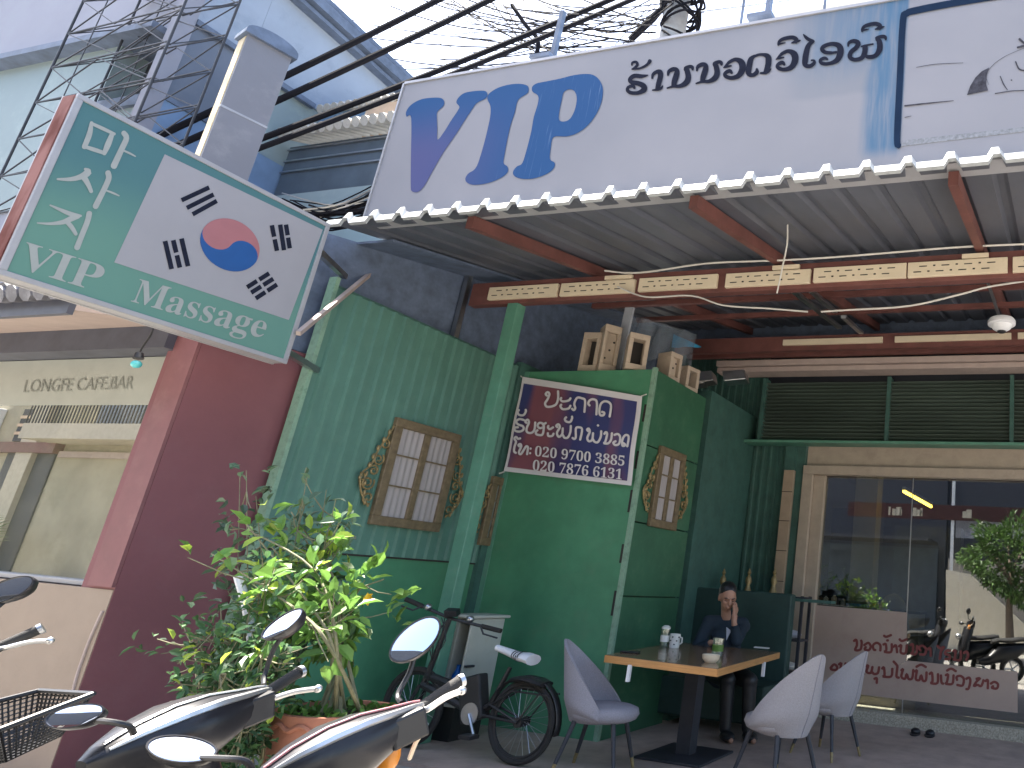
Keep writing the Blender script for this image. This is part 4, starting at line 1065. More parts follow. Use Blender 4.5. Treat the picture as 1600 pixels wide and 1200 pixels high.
# side wall: window, blue stained plaster under the gable
wz0, wz1 = at(262, 150, X=UX).z, at(310, 40, X=UX).z
wy1 = at(382, 90, X=UX).y
mb = MB(); mb.box(UX - .09, UX - .03, UY + .052, wy1, wz0, wz1); mb.build('side_window', K['dark_glass'], cf)
mb = MB(); mb.box(UX - .05, UX + .01, UY + .052, wy1 + .05, wz1, wz1 + .05); mb.build('window_head', K['slate'], cf); mb = MB(); mb.box(UX - .05, UX + .01, UY + .052, wy1 + .05, wz0 - .04, wz0); mb.build('window_sill', K['slate'], cf)
mb = MB(); mb.box(UX - .1, UX - .005, UY + .052, wy1 + .6, 3.9, wz0 - .042); mb.build('lintel_blue', K['lintel_blue'], cf)
g0, g1 = at(478, 0, X=UX), at(622, 130, X=UX)
gs = (g1.z - g0.z) / (g1.y - g0.y)
def gz(y): return g0.z + gs*(y - g0.y)
yb0 = wy1 + .05
mb = MB()
mb.slab([(UX - .02, UY + .052, wz1 + .05), (UX - .02, yb0, wz1 + .05), (UX - .02, yb0, gz(yb0)), (UX - .02, UY + .052, gz(UY + .052))], (-.15, 0, 0))
zb_ = at(490, 166, X=UX).z
mb.slab([(UX - .02, yb0 + .002, zb_), (UX - .02, 6.3, zb_), (UX - .02, 6.3, gz(6.3)), (UX - .02, yb0 + .002, gz(yb0))], (-.15, 0, 0))
mb.build('stained_wall', K['wall_blue'], cf)
mb = MB(); mb.slab([(UX - .04, yb0 + .002, 3.9), (UX - .04, 6.3, 3.9), (UX - .04, 6.3, zb_ - .002), (UX - .04, yb0 + .002, zb_ - .002)], (-.13, 0, 0)); mb.build('pale_side_wall', K['wall_green'], cf)
mb = MB(); mb.box(UX - .02, UX + .03, yb0, at(490, 166, X=UX).y, zb_ - .03, zb_ + .02); mb.build('wall_ledge', K['slate'], cf)
for k, (o1, w_) in enumerate(((.0, .1), (.12, .05), (-.1, .04))):
    mb = MB(); mb.bar((UX + .03 + .05*(k == 0), UY - .2, gz(UY - .2) + o1), (UX + .03 + .05*(k == 0), 6.5, gz(6.5) + o1), .12, w_, (0, 0, 1)); mb.build('gable_board', K['slate'], cf)

# grey column with curved cap
gc = thing('square_column', 'tall square grey column with a dark curved cap rising behind the hanging sign', 'column')
ca, cb = at(402, 52, Y=2.85), at(470, 76, X=-5.62)
mb = MB(); mb.obox((-.012, -.137, 3.86), (.058, 0, 0), (0, .002, 0), (0, 0, 1.04)); mb.build('sunlit_strip', mat('sunlit_cream', (.62, .52, .34), .7, dirt=(.4, .34, .25), dscale=5), gc)  # sunlight on the column's narrow face, put into the strip's cream colour
mb = MB(); mb.obox((0, 0, 3.87), (.07, 0, 0), (0, .135, 0), (0, 0, 1.06)); mb.build('shaft', K['grey_col'], gc)
mb = MB(); mb.obox((0, 0, 4.3), (.073, 0, 0), (0, .138, 0), (0, 0, .008)); mb.build('seam', K['sign_alu'], gc)
mb = MB(); r_ = []
for i in range(13):
    a = math.pi * i / 12
    r_.append((-.16*math.cos(a), 4.94 + .07*math.sin(a)))
mb.slab([(-.1, y, z) for y, z in r_] + [(-.1, .16, 4.91), (-.1, -.16, 4.91)], (.2, 0, 0)); mb.build('cap', K['slate'], gc)
gc.location = (at(372, 160, X=-5.66).x, at(385, 160, X=-5.66).y, 0)
gc.rotation_euler = (0, 0, rad(-14))

# lattice mast
lm = thing('lattice_mast', 'dark steel lattice mast in front of the pale upper floors', 'mast', (-8, 2.9, 0))
MY = 2.75
la, lb = at(131, 0, Y=MY).x, at(291, 0, Y=MY).x
z0, z1 = 3.6, 6.6
ch = [(la, MY), (lb, MY), (lb, MY + .3), (la, MY + .3)]
for x, y in ch:
    mb = MB(); mb.tube([(x, y, z0), (x, y, z1)], .0085, 6); mb.build('chord', K['iron'], lm)
mb = MB(); random.seed(5)
n = 9; dz = (z1 - z0) / n
for k in range(n):
    za_, zc2 = z0 + k*dz, z0 + (k + 1)*dz; mid = la + (lb-la)*(.5 + .08*(-1)**k)
    for (ya) in (MY, MY + .3):
        mb.bar((la, ya, za_), (lb, ya, za_ + .03), .009, .009)
        mb.bar((la, ya, za_), (mid, ya, zc2), .008, .008); mb.bar((mid, ya, zc2), (lb, ya, za_), .008, .008)
        mb.bar((la, ya, zc2), (mid, ya, za_), .007, .007); mb.bar((mid, ya, za_), (lb, ya, zc2), .007, .007)
        mb.bar((la + (lb-la)*.25, ya, za_), (la + (lb-la)*.25, ya, zc2), .006, .006)
    for xa in (la, lb): mb.bar((xa, MY, za_), (xa, MY + .3, zc2), .008, .008)
    mb.bar((la, MY, za_), (lb, MY + .3, zc2), .007, .007); mb.bar((lb, MY, za_), (la, MY + .3, zc2), .007, .007)
mb.build('bracing', K['iron'], lm)
random.seed(11)

# ------------------------------------------------------------------ house behind with tiled eaves
RY = 3.95
rh = thing('rear_house', 'rear house with two pale tiled eaves and dark slatted wall above the shop roof', 'house', (-9, 7, 0))
def RP(x, y, Y=RY): return at(x, y, Y=Y)
def tile_eave(ya, pa, pb, rr, nm, m):
    a, b = at(*pa, Y=ya), at(*pb, Y=ya); z = (a.z + b.z) / 2
    mb = MB(); x = UX + .08
    while x < b.x + .3: mb.tube([(x, ya, z), (x + .02, ya + .6, z + .25)], rr, 8); x += rr*2.05
    mb.build(nm, K[m], rh)
    return z, b.x
z2, xb2 = tile_eave(RY, (428, 212), (600, 180), .05, 'lower_tiles', 'tile_pale')
z1_, xb1 = tile_eave(RY + .25, (440, 185), (590, 150), .045, 'upper_tiles', 'tile_pale')
mb = MB(); mb.box(UX + .03, xb1 + .3, RY + .3, RY + .35, z2 + .06, z1_ - .02); mb.build('blue_wall', mat('bluewall', (.16, .26, .38), .8, var=.2, scale=3), rh)
p = at(572, 178, Y=RY + .28); mb = MB(); mb.box(p.x, xb1 + .6, RY + .27, RY + .295, z2 + .07, z1_ - .03); mb.build('orange_wall', K['orange_wall'], rh)
mb = MB(); mb.box(UX + .03, xb2 + .9, RY + .15, RY + .25, z2 - .8, z2 - .05); mb.build('slatted_wall', K['slatblue'], rh)
mb = MB()
for y in (237, 254, 270):
    z = at(430, y, Y=RY + .13).z; mb.box(UX + .03, xb2 + .9, RY + .13, RY + .15, z - .008, z + .008)
mb.build('slats', K['steel'], rh)
za2 = at(440, 296, Y=RY).z
mb = MB(); mb.box(UX + .03, xb2 + .9, RY + .08, RY + .14, z2 - .8, za2); mb.build('pale_band', K['wall_green'], rh)
# bundled cables lying over the low roof left of the shop sign
random.seed(3)
for k in range(26):
    a = (at(395 + random.uniform(-20, 90), 300 + random.uniform(0, 60), Y=3.7)); b = at(625, 268 + k*3.0 + random.uniform(-4, 4), Y=3.75)
    m = (a + b)/2 + Vector((0, random.uniform(-.05, .1), -.04 - random.random()*.1))
    mb = MB(); mb.tube(crv([tuple(a), tuple(m), tuple(b)], 5), random.choice((.006, .008, .011)), 5)
    tag(mb.build('cable', K['wire_black' if random.random() < .68 else 'steel']), 'one of the bundled cables running behind the left end of the shop sign', 'cable', 'bundled cables beside the shop sign')

# ------------------------------------------------------------------ utility pole and overhead cables
PYY = 9.2
up = at(1062, 20, Y=PYY)
pole = thing('utility_pole', 'concrete utility pole wrapped in black cable coils behind the shop sign', 'utility pole', (up.x, PYY, 0))
mb = MB(); mb.lathe([(.3, 0), (.21, 14)], (up.x - .08, PYY, 0), n=14); mb.build('pole_shaft', K['pole_conc'], pole)
mb = MB(); random.seed(8)
for k in range(26):
    z = up.z - 2.2 + random.random()*3.2; pts = []
    for i in range(15):
        a = i*.6 + k; r_ = .27 + .1*random.random()
        pts.append((up.x + .08 + r_*math.cos(a), PYY + r_*math.sin(a), z + .4*math.sin(a*.7 + k)))
    mb.tube(crv(pts, 3), .022, 5)
mb.build('cable_coil', K['wire_black'], pole)
mb = MB(); mb.tube([at(1036, -30, Y=9), at(1034, 14, Y=9), at(1020, 28, Y=8.95), at(985, 62, Y=8.9)], [.05, .05, .07, .06], 8); mb.build('conduit_bundle', K['wire_black'], pole)
def sag(a, b, d, n=10): return [a.lerp(b, i/n) + Vector((0, 0, -d*4*(i/n)*(1 - i/n))) for i in range(n + 1)]
thick = [((150, 258), (800, -60), 3.02, 4.4, .026, 'upper thick black cable crossing from the grey column to top of the photo'),
         ((150, 283), (830, -32), 3.02, 4.4, .026, 'second thick black cable just under the topmost one'),
         ((250, 275), (1000, -20), 3.05, 4.6, .024, 'third thick black cable passing the roof corner behind the sign'),
         ((255, 287), (1010, -10), 3.05, 4.6, .022, 'lowest thick black cable running close under the third one')]
for a, b, ya, yb, r_, lab in thick:
    pa_, pb_ = at(*a, Y=ya), at(*b, Y=yb); mb = MB(); mb.tube(sag(pa_, pb_, .05) + [pb_ + (pb_ - pa_)*.7, pb_ + (pb_ - pa_)*2.2], r_, 7); tag(mb.build('thick_cable', K['wire_black']), lab, 'cable')
random.seed(21)
hub = at(1040, -10, Y=5.0)
for k in range(62):
    t = random.random()
    if k < 36:
        a = at(random.uniform(600, 860), random.uniform(-60, 20), Y=random.uniform(5, 9)); b = at(random.uniform(820, 1040), random.uniform(20, 100), Y=random.uniform(4, 5.2))
    elif k < 50:
        a = at(random.uniform(420, 700), random.uniform(-30, 100), Y=8); b = at(random.uniform(760, 1000), random.uniform(60, 130), Y=5)
    else:
        a = at(random.uniform(1000, 1060), random.uniform(-10, 40), Y=5.1); b = at(random.uniform(640, 960), random.uniform(-40, 120), Y=random.uniform(4.2, 7))
    mb = MB(); mb.tube(sag(a, b, random.uniform(0, .3), 8), random.choice((.003, .004, .005, .006, .009)), 5)
    tag(mb.build('thin_cable', K['wire_black']), 'one of the thin black overhead wires tangled against the sky', 'cable', 'tangled overhead wires')
mb = MB(); mb.tube(crv([tuple(at(x, y, Y=4.4)) for x, y in ((800, 8), (822, 40), (840, 62), (838, 90))], 5), .02, 7)
tag(mb.build('looped_cable', K['wire_black']), 'heavy bent cable curving down to the sign top beside its left post', 'cable')
mb = MB(); mb.tube([at(1096, 18, Y=6), at(1200, 5, Y=6), at(1330, -12, Y=6)], .01, 6); tag(mb.build('stay_wire', K['steel']), 'single steel wire above the sign right of the utility pole', 'wire')
pb = at(1300, 10, Y=14)
mb = MB(); mb.box(pb.x - 2.2, pb.x + 2.5, 14, 18, 0, pb.z + .1); o = mb.build('far_building', K['cream']); tag(o, 'cream far building just showing above the right of the shop sign', 'building')
# hanging bulb
c = at(213, 567, Y=2.75)
lb_ = thing('hanging_bulb', 'small turquoise bulb hanging on a black cord in front of the cafe', 'bulb', c)
mb = MB(); mb.tube(crv([tuple(at(x, y, Y=2.75)) for x, y in ((240, 508), (236, 522), (224, 540), (217, 553))], 4), .005, 6); mb.build('cord', K['black'], lb_)
mb = MB(); mb.lathe([(.0, .0), (.02, 0), (.026, -.035), (0, -.036)], at(218, 552, Y=2.75), (-.2, 0, 1), 12); mb.build('socket', K['black'], lb_)
mb = MB(); mb.ellipsoid(at(213, 569, Y=2.75), (.027, .027, .024), 14, 10); mb.build('globe', K['bulb'], lb_)
# ------------------------------------------------------------------ dining table
TZ = .77
tb = thing('dining_table', 'brown wooden dining table on a dark pedestal on the porch', 'table', (-2.9, 5.6, 0))
Lc, Fc, Rc_, Bc = [at(x, y, Z=TZ) for x, y in ((946, 1023), (1121, 1045), (1218, 1019), (1060, 1003))]
mb = MB(); mb.slab([Lc + Vector((0,0,-.045)), Fc + Vector((0,0,-.045)), Rc_ + Vector((0,0,-.045)), Bc + Vector((0,0,-.045))], (0, 0, .045)); mb.build('table_top', K['wood'], tb, bevel=.003)
mb = MB()
for a, b in ((Lc, Fc), (Fc, Rc_)):
    d = (b - a).normalized(); n_ = Vector((d.y, -d.x, 0)) * .004
    mb.slab([a + n_*.2 + Vector((0,0,-.052)), b + n_*.2 + Vector((0,0,-.052)), b + n_*.2 + Vector((0,0,-.003)), a + n_*.2 + Vector((0,0,-.003))], n_)
mb.build('edge_band', K['wood_edge'], tb)
ctr = (Lc + Fc + Rc_ + Bc) / 4; ctr.z = 0
mb = MB(); mb.box(ctr.x - .06, ctr.x + .06, ctr.y - .06, ctr.y + .06, .02, TZ - .046); mb.build('pedestal', K['iron'], tb)
mb = MB(); mb.box(ctr.x - .28, ctr.x + .28, ctr.y - .3, ctr.y + .3, .002, .02); mb.build('base_plate', K['iron'], tb, bevel=.004)
mb = MB()
for px, py in ((978, 1043), (1190, 1038)):
    p = at(px, py, Z=TZ - .06) + Vector((0, .05, 0)); mb.box(p.x-.012, p.x+.012, p.y-.012, p.y+.012, TZ - .16, TZ - .046)
mb.build('peg', K['white_pl'], tb)

def on_table(px, py): return at(px, py, Z=TZ + .001)
def cup(name, px, py, r, h, m, label, cat, handle=False, lid=None, label_mat=None, group=None):
    p = on_table(px, py); t = thing(name, label, cat, p, group)
    mb = MB(); mb.lathe([(0, 0), (r*.92, 0), (r, h*.1), (r, h), (r*.9, h), (r*.88, h*.12), (0, h*.1)], p, n=20); mb.build('body', K[m], t)
    if handle:
        mb = MB(); mb.tube([p + Vector((r*.95, 0, h*.8)), p + Vector((r*1.5, 0, h*.75)), p + Vector((r*1.55, 0, h*.4)), p + Vector((r*.95, 0, h*.25))], .007, 6); mb.build('handle', K[m], t)
    if lid:
        mb = MB(); mb.lathe([(r*1.02, h), (r*1.02, h*1.1), (r*.5, h*1.2), (0, h*1.2)], p, n=20); mb.build('lid', K[lid], t)
    if label_mat:
        mb = MB(); mb.lathe([(r*1.015, h*.3), (r*1.015, h*.65)], p, n=20); mb.build('paper_label', K[label_mat], t)
    return t
cup('jar', 1037, 1011, .038, .15, 'glass_cup', 'tall clear jar with a pale lid left of the white mug', 'jar', lid='mug', label_mat='mug')
m_ = cup('mug', 1053, 1012, .045, .115, 'mug', 'white mug with dark painted marks beside the clear jar', 'mug', handle=True)
pm = on_table(1053, 1012); mb = MB()
for q in range(6):
    a = -2.4 + q*.42; zz = .03 + .03*(q % 3); c = pm + Vector((.0455*math.cos(a), .0455*math.sin(a), zz)); mb.ellipsoid(c, (.009, .009, .006), 6, 4)
mb.build('painted_mark', K['black'], m_)
cup('drinking_glass', 1120, 1026, .045, .14, 'glass_cup', 'clear tumbler with green paper label behind the small bowl', 'glass', label_mat='leaf_light')
p = on_table(1110, 1035); t = thing('bowl', 'small cream bowl with dark contents at the table corner', 'bowl', p)
mb = MB(); mb.lathe([(0, 0), (.04, 0), (.062, .025), (.066, .055), (.06, .055), (.05, .04)], p, n=24); mb.build('body', K['bowl'], t)
mb = MB(); mb.lathe([(.056, .045), (0, .05)], p, n=16); mb.build('contents', K['black'], t)
for px, py, lab in ((985, 1020, 'dark phone lying near the left table corner'), (1190, 1013, 'small folded paper at the far right of the table')):
    p = on_table(px, py); mb = MB(); mb.obox(p + Vector((0, 0, .006)), (.07, .01, 0), (-.006, .035, 0), (0, 0, .005)); tag(mb.build('phone' if 'phone' in lab else 'paper', K['black' if 'phone' in lab else 'mug'], bevel=.003), lab, 'phone' if 'phone' in lab else 'paper')

# ------------------------------------------------------------------ chairs
def make_chair(m, label):
    t = thing('chair', label, 'chair', (0, 0, 0), 'grey upholstered chairs')
    # faces +X. shell back wraps the rear of the seat
    mb = MB(); nu, nv = 32, 14
    def shell(u, v, inner):
        th = (u - .5) * 2 * rad(112)
        c = math.cos(th / 2.0)
        top = .43 * max(0.0, 1 - (abs(th)/rad(112))**1.75) + .025
        zz = .33 + v * (top + .08)
        hgt = max(0, zz - .43)
        rx, ry = .225, .235 - .2*hgt
        r_in = -.028 * (1 - .35*v) if inner else 0
        x = -(rx + r_in) * math.cos(th) - .20*hgt - (.0)
        y = (ry + r_in) * math.sin(th) * (.84 + .16*min(1, v*3))
        k = .8 + .2*min(1, v*4)
        return Vector((x*k if v < .25 else x, y*k if v < .25 else y, zz))
    A = [[shell(i/nu, j/nv, False) for i in range(nu+1)] for j in range(nv+1)]
    Bq = [[shell(i/nu, j/nv, True) for i in range(nu+1)] for j in range(nv+1)]
    vs = [p for r in A for p in r] + [p for r in Bq for p in r]; o = (nu+1)*(nv+1); fs = []
    for j in range(nv):
        for i in range(nu):
            a = j*(nu+1)+i; fs.append((a, a+nu+1, a+nu+2, a+1)); fs.append((o+a, o+a+1, o+a+nu+2, o+a+nu+1))
    for i in range(nu):
        a = nv*(nu+1)+i; fs.append((a, a+o, a+o+1, a+1)); fs.append((i, i+1, o+i+1, o+i))
    for j in range(nv):
        a = j*(nu+1); fs.append((a, a+o, a+o+nu+1, a+nu+1)); a += nu; fs.append((a, a+nu+1, a+o+nu+1, a+o))
    mb.add(vs, fs, True); back = mb.build('backrest', m, t, angle=60)
    mb = MB(); mb.tube([shell(.5, v/14, False) + Vector((-.001, 0, 0)) for v in range(15)], .003, 5); mb.build('seam', K['fabric'], back)
    mb = MB(); prof_ = [(0, .335), (.16, .335), (.205, .355), (.222, .39), (.212, .425), (.17, .442), (0, .448)]
    rings = []
    for r, z in prof_: rings.append([Vector((.045 + r*1.06*math.cos(2*math.pi*k/28), r*math.sin(2*math.pi*k/28), z)) for k in range(28)])
    mb.loft(rings); mb.build('seat', m, t, angle=60)
    for sx in (-1, 1):
        for sy in (-1, 1):
            a = Vector((.03 + sx*.13, sy*.13, .34)); b = Vector((.03 + sx*.21, sy*.2, .0)); mid = a.lerp(b, .78)
            mb = MB(); mb.tube([a, mid], [.017, .0125], 8); lg = mb.build('leg', K['iron'], t)
            mb = MB(); mb.tube([mid, b], [.0128, .010], 8); mb.build('brass_tip', K['gold_leaf'], lg)
    return t
ch1 = make_chair(K['fabric'], 'grey upholstered chair at the left end of the table, seen side on')
ch1.location = (-3.24, 4.86, 0); ch1.rotation_euler = (0, 0, rad(14)); ch1.scale = (1.06, 1.0, 1.0)
ch2 = copy_tree(ch1); ch2['label'] = 'light grey chair nearest the camera on the right, turned towards the table'
ch2.location = (-1.94, 5.2, 0.0); ch2.rotation_euler = (0, 0, rad(152)); ch2.scale = (1.12, 1.06, 1.05)
ch3 = copy_tree(ch1); ch3['label'] = 'light grey chair behind another on the right, its back edge towards the glass door'
ch3.location = (-1.93, 6.34, 0); ch3.rotation_euler = (0, 0, rad(160))
for c in (ch2, ch3):
    for ch in children(c):
        if ch.name.startswith(('backrest', 'seat')):
            ch.data = ch.data.copy(); ch.data.materials[0] = K['fabric_b']

# sofa behind the table, rack and things on it
mb = MB(); sf = thing('bench_sofa', 'dark high-backed bench behind the woman', 'bench', (-3.3, 7.15, 0))
x0, x1 = at(1072, 960, Y=7.15).x, at(1238, 960, Y=7.15).x; zt_ = at(1100, 918, Y=7.15).z
mb.box(x0, x1, 7.1, 7.22, .1, zt_); mb.build('backrest', K['sofa'], sf, bevel=.02)
mb = MB(); mb.box(x0, x1, 6.6, 7.098, .1, .44); mb.build('seat', K['sofa'], sf, bevel=.02)
rk = thing('shelf_rack', 'narrow black metal shelf rack left of the door film', 'rack', (-3, 7.5, 0))
rx0, rx1 = at(1222, 1000, Y=7.5).x, at(1253, 1000, Y=7.5).x; rzt = at(1235, 930, Y=7.5).z
mb = MB()
for x in (rx0, rx1):
    for y in (7.4, 7.65): mb.box(x - .015, x + .015, y - .015, y + .015, 0, rzt)
mb.build('upright', K['iron'], rk)
for z in (.15, .48, .8, rzt - .03): mb = MB(); mb.box(rx0 - .1, rx1 + .016, 7.38, 7.67, z, z + .02); mb.build('shelf', K['iron'], rk)
for z, n_, col, nm, lab in ((.821, 2, 'cloth_white', 'folded_towel', 'rolled white towel on the upper shelf of the black rack'), (.501, 2, 'mug', 'folded_towel', 'pale folded towel on the middle shelf of the black rack')):
    p = Vector(((rx0 + rx1)/2 - .03, 7.5, z + .045)); mb = MB(); mb.ellipsoid(p, (.13, .1, .045), 14, 8); tag(mb.build(nm, K[col]), lab, 'towel')
for k, (px, col, lab) in enumerate(((1208, 'gold_leaf', 'small gold ornament standing left of the rack top'), (1168, 'gold_leaf', 'golden figurine against the dark green wall right of the woman'), (1128, 'gold_leaf', 'golden figurine against the dark green wall above the woman'))):
    c = at(px, 922, Y=7.4); zb2 = at(px, 926, Y=7.4).z; zt2 = at(px, 888, Y=7.4).z
    t = thing('ornament', lab, 'ornament', (c.x, 7.4, zb2)); hh = zt2 - zb2
    mb = MB(); mb.lathe([(0, 0), (.045, 0), (.035, hh*.12), (.02, hh*.3), (.035, hh*.45), (.03, hh*.6), (.012, hh*.72), (.022, hh*.82), (.004, hh)], (c.x, 7.4, zb2), n=12); mb.build('figure', K[col], t)
mb = MB(); mb.box(x0 - .1, x1 + .35, 7.32, 7.5, zb2 - .03, zb2 - .001); tag(mb.build('wall_shelf', K['green_dark']), 'narrow dark shelf behind the bench carrying the gold ornaments', 'shelf')
mb = MB(); c = at(1215, 992, Y=7.2); mb.ellipsoid(c, (.16, .07, .05), 14, 8); tag(mb.build('cloth_bundle', K['cloth_white']), 'pale cloth bundle sticking out left of the rack', 'cloth')
# slippers
s_ = at(1441, 1149, Z=0)
sp = thing('slippers', 'pair of black slippers on the porch floor before the doorstep', 'slippers', s_)
for dx in (-.075, .075):
    mb = MB(); mb.lathe([(0, 0), (.05, 0), (.055, .012), (0, .016)], s_ + Vector((dx, 0, .001)), n=14); b_ = mb.build('sole', K['black'], sp)
    b_.scale = (1, 2.0, 1)
    mb = MB(); mb.ellipsoid(s_ + Vector((dx, .03, .025)), (.05, .055, .035), 12, 8); mb.build('strap', K['black'], sp)

# ------------------------------------------------------------------ seated woman
HC = at(1137, 933, Y=6.5)
wm = None
def remesh_body(mb, name, mat_, parent, vox=.008, smooth=3):
    o = mb.build(name, mat_, parent, angle=0)
    r = o.modifiers.new('remesh', 'REMESH'); r.mode = 'VOXEL'; r.voxel_size = vox; r.use_smooth_shade = True
    s_ = o.modifiers.new('smooth', 'SMOOTH'); s_.iterations = smooth; s_.factor = .5
    return o
def capsule(mb, a, b, ra, rb, n=14):
    a, b = Vector(a), Vector(b); k = []; 
    d = (b - a).normalized()
    pts = []; rs = []
    for i in range(5):
        q = i/4*math.pi/2; pts.append(a - d*ra*math.cos(q)); rs.append(max(.001, ra*math.sin(q)))
    for i in range(5):
        q = i/4*math.pi/2; pts.append(b + d*rb*math.sin(q)); rs.append(max(.001, rb*math.cos(q)))
    mb.tube(pts, rs, n)
fw = Vector((.62, -.72, -.3)).normalized()          # where the face looks: down, to camera right
rt = fw.cross(Vector((0, 0, 1))).normalized()       # her right
upv = rt.cross(fw).normalized()
def hp(r, f, u): return HC + rt*r + fw*f + upv*u
sh = HC + Vector((-.02, .07, -.215))                 # base of neck / shoulder middle
chest = sh + Vector((0, .03, -.18)); hip = Vector((sh.x - .02, sh.y + .12, .52))
lat = Vector((.86, .5, 0)).normalized()             # shoulder axis: towards her left (camera right)
wm = thing('person', 'seated woman in a dark navy top, head bowed, hand raised to her face', 'person', (hip.x, hip.y, 0))
Lh = hp(-.055, .125, -.05)                          # raised hand at the face (her left)
Lw = Lh + Vector((.015, -.02, -.13)); Le = Lw + Vector((.03, .04, -.2)); Le.z = TZ + .06
Ls, Rs = sh + lat*.165 + Vector((0, 0, -.05)), sh - lat*.165 + Vector((0, 0, -.05))
Re = Rs + Vector((-.04, -.12, -.24)); Rw = Vector((Re.x + .2, Re.y - .1, TZ + .04))
mb = MB()
rotm = Matrix((rt, fw, upv)).transposed()
mb.ellipsoid(hp(0, -.015, .02), (.078, .098, .105), 20, 14, rotm)          # skull
mb.ellipsoid(hp(0, .028, -.045), (.06, .066, .075), 18, 12, rotm)          # face
capsule(mb, hp(0, .05, -.095), hp(0, .03, -.07), .03, .045)                # chin
capsule(mb, hp(0, .1, .012), hp(0, .113, -.03), .009, .0145)               # nose
mb.ellipsoid(hp(0, .097, -.062), (.024, .012, .008), 10, 6, rotm)          # lips
mb.ellipsoid(hp(0, .095, -.076), (.02, .012, .007), 10, 6, rotm)
for s in (-1, 1):
    mb.ellipsoid(hp(s*.033, .082, .012), (.02, .012, .011), 10, 6, rotm)   # brows
    mb.ellipsoid(hp(s*.04, .068, -.028), (.024, .02, .02), 10, 6, rotm)    # cheeks
    mb.ellipsoid(hp(s*.078, -.01, -.015), (.012, .022, .034), 10, 6, rotm) # ears
capsule(mb, hp(0, -.02, -.07), sh + Vector((0, .0, .0)), .046, .05)       # neck
capsule(mb, sh + Vector((0, .02, -.03)), chest, .06, .1)
capsule(mb, chest, hip, .1, .12)
capsule(mb, sh - lat*.11 + Vector((0,0,-.05)), sh + lat*.11 + Vector((0,0,-.05)), .03, .03)
for A, Bp, Cp in ((Ls, Le, Lw), (Rs, Re, Rw)):
    capsule(mb, A, Bp, .046, .038); capsule(mb, Bp, Cp, .038, .026)
# legs under the table
for s in (-1, 1):
    kn = hip + lat*.1*s + Vector((.3, -.3, -.02)); kn.z = .5; ft = kn + Vector((.02, .02, 0)); ft.z = .06
    capsule(mb, hip + lat*.09*s, kn, .085, .06); capsule(mb, kn, ft, .055, .035); capsule(mb, ft, ft + Vector((.12, -.12, -.03)), .035, .025)
# raised hand: palm edge on against the cheek, fingers up
hd = (Lh - Lw).normalized(); fs_ = fw
capsule(mb, Lw, Lw + hd*.05, .026, .03); 
pal = Lw + hd*.075
sd = (fw*.5 + Vector((-.3, -.75, 0))).normalized()
mb.ellipsoid(pal, (.018, .04, .045), 12, 8, Matrix((hd.cross(sd).normalized(), sd, hd)).transposed())
for i in range(4):
    b0 = pal + hd*.035 + sd*(-.03 + .02*i); L_ = (.062, .074, .07, .052)[i]
    b1 = b0 + hd*L_*.5 + sd*(.004*(i-1.5)); b2 = b1 + (hd*.9 - rt*-.25 + fw*-.1).normalized()*L_*.5
    mb.tube([b0, b1, b2], [.0095, .009, .007], 8)
mb.tube([pal - sd*.035 - hd*.01, pal - sd*.06 + hd*.02, pal - sd*.055 + hd*.05], [.012, .010, .008], 8)
# resting hand
for i in range(4): 
    b0 = Rw + Vector((.05, -.02 + .018*i, 0)); mb.tube([Rw, b0, b0 + Vector((.05, -.01, -.01)), b0 + Vector((.07, -.01, -.02))], [.02, .01, .009, .007], 8)
mb.tube([Rw, Rw + Vector((.03, .05, .0)), Rw + Vector((.06, .06, -.01))], [.014, .011, .008], 8)
body = remesh_body(mb, 'body', K['skin'], wm, .007, 2)
mb = MB()   # jacket
capsule(mb, sh + Vector((0, .01, -.09)), chest, .11, .15); capsule(mb, chest, hip, .15, .17)
capsule(mb, Rs + Vector((0, .02, 0)), Ls + Vector((0, .02, 0)), .066, .066)
capsule(mb, sh + Vector((0, .05, .02)), sh + Vector((0, .05, -.1)), .075, .11)
capsule(mb, sh - lat*.05 + Vector((0, .01, -.0)), Rs + Vector((0, .0, .03)), .045, .06); capsule(mb, sh + lat*.05 + Vector((0, .01, -.0)), Ls + Vector((0, .0, .03)), .045, .06)
capsule(mb, Ls, Le, .062, .056); capsule(mb, Le, Le.lerp(Lw, .62), .055, .045)
capsule(mb, Rs, Re, .064, .058); capsule(mb, Re, Re.lerp(Rw, .8), .058, .045)
remesh_body(mb, 'jacket', K['navy'], wm, .009, 3)
mb = MB()
for s in (-1, 1):
    kn = hip + lat*.1*s + Vector((.3, -.3, -.02)); kn.z = .5; ft = kn + Vector((.02, .02, 0)); ft.z = .1
    capsule(mb, hip + lat*.09*s, kn, .1, .075); capsule(mb, kn, ft, .07, .055)
remesh_body(mb, 'trousers', K['black'], wm, .012, 2)
for s in (-1, 1):
    kn = hip + lat*.1*s + Vector((.3, -.3, -.02)); ft = kn + Vector((.02, .02, 0)); ft.z = .045
    mb = MB(); mb.ellipsoid(ft + Vector((.05, -.05, 0)), (.062, .115, .046), 14, 8, Matrix.Rotation(rad(45), 3, 'Z')); mb.build('shoe', K['black'], wm)
mb = MB(); cl = sh + fw*.085 + Vector((.0, -.01, -.06)); mb.slab([cl + Vector((.0, -.02, .03)), cl + Vector((.05, -.01, .0)), cl + Vector((.02, -.03, -.09))], (.004, -.008, 0)); mb.build('shirt_collar', K['cloth_white'], wm)
mb = MB()   # hair tied back
mb.ellipsoid(hp(0, -.034, .052), (.085, .102, .092), 20, 14, rotm); mb.ellipsoid(hp(0, -.085, -.01), (.075, .05, .08), 16, 10, rotm)
mb.ellipsoid(hp(0, -.135, .04), (.045, .04, .045), 14, 10, rotm)
remesh_body(mb, 'hair', K['hair'], wm, .008, 2)
mb = MB()
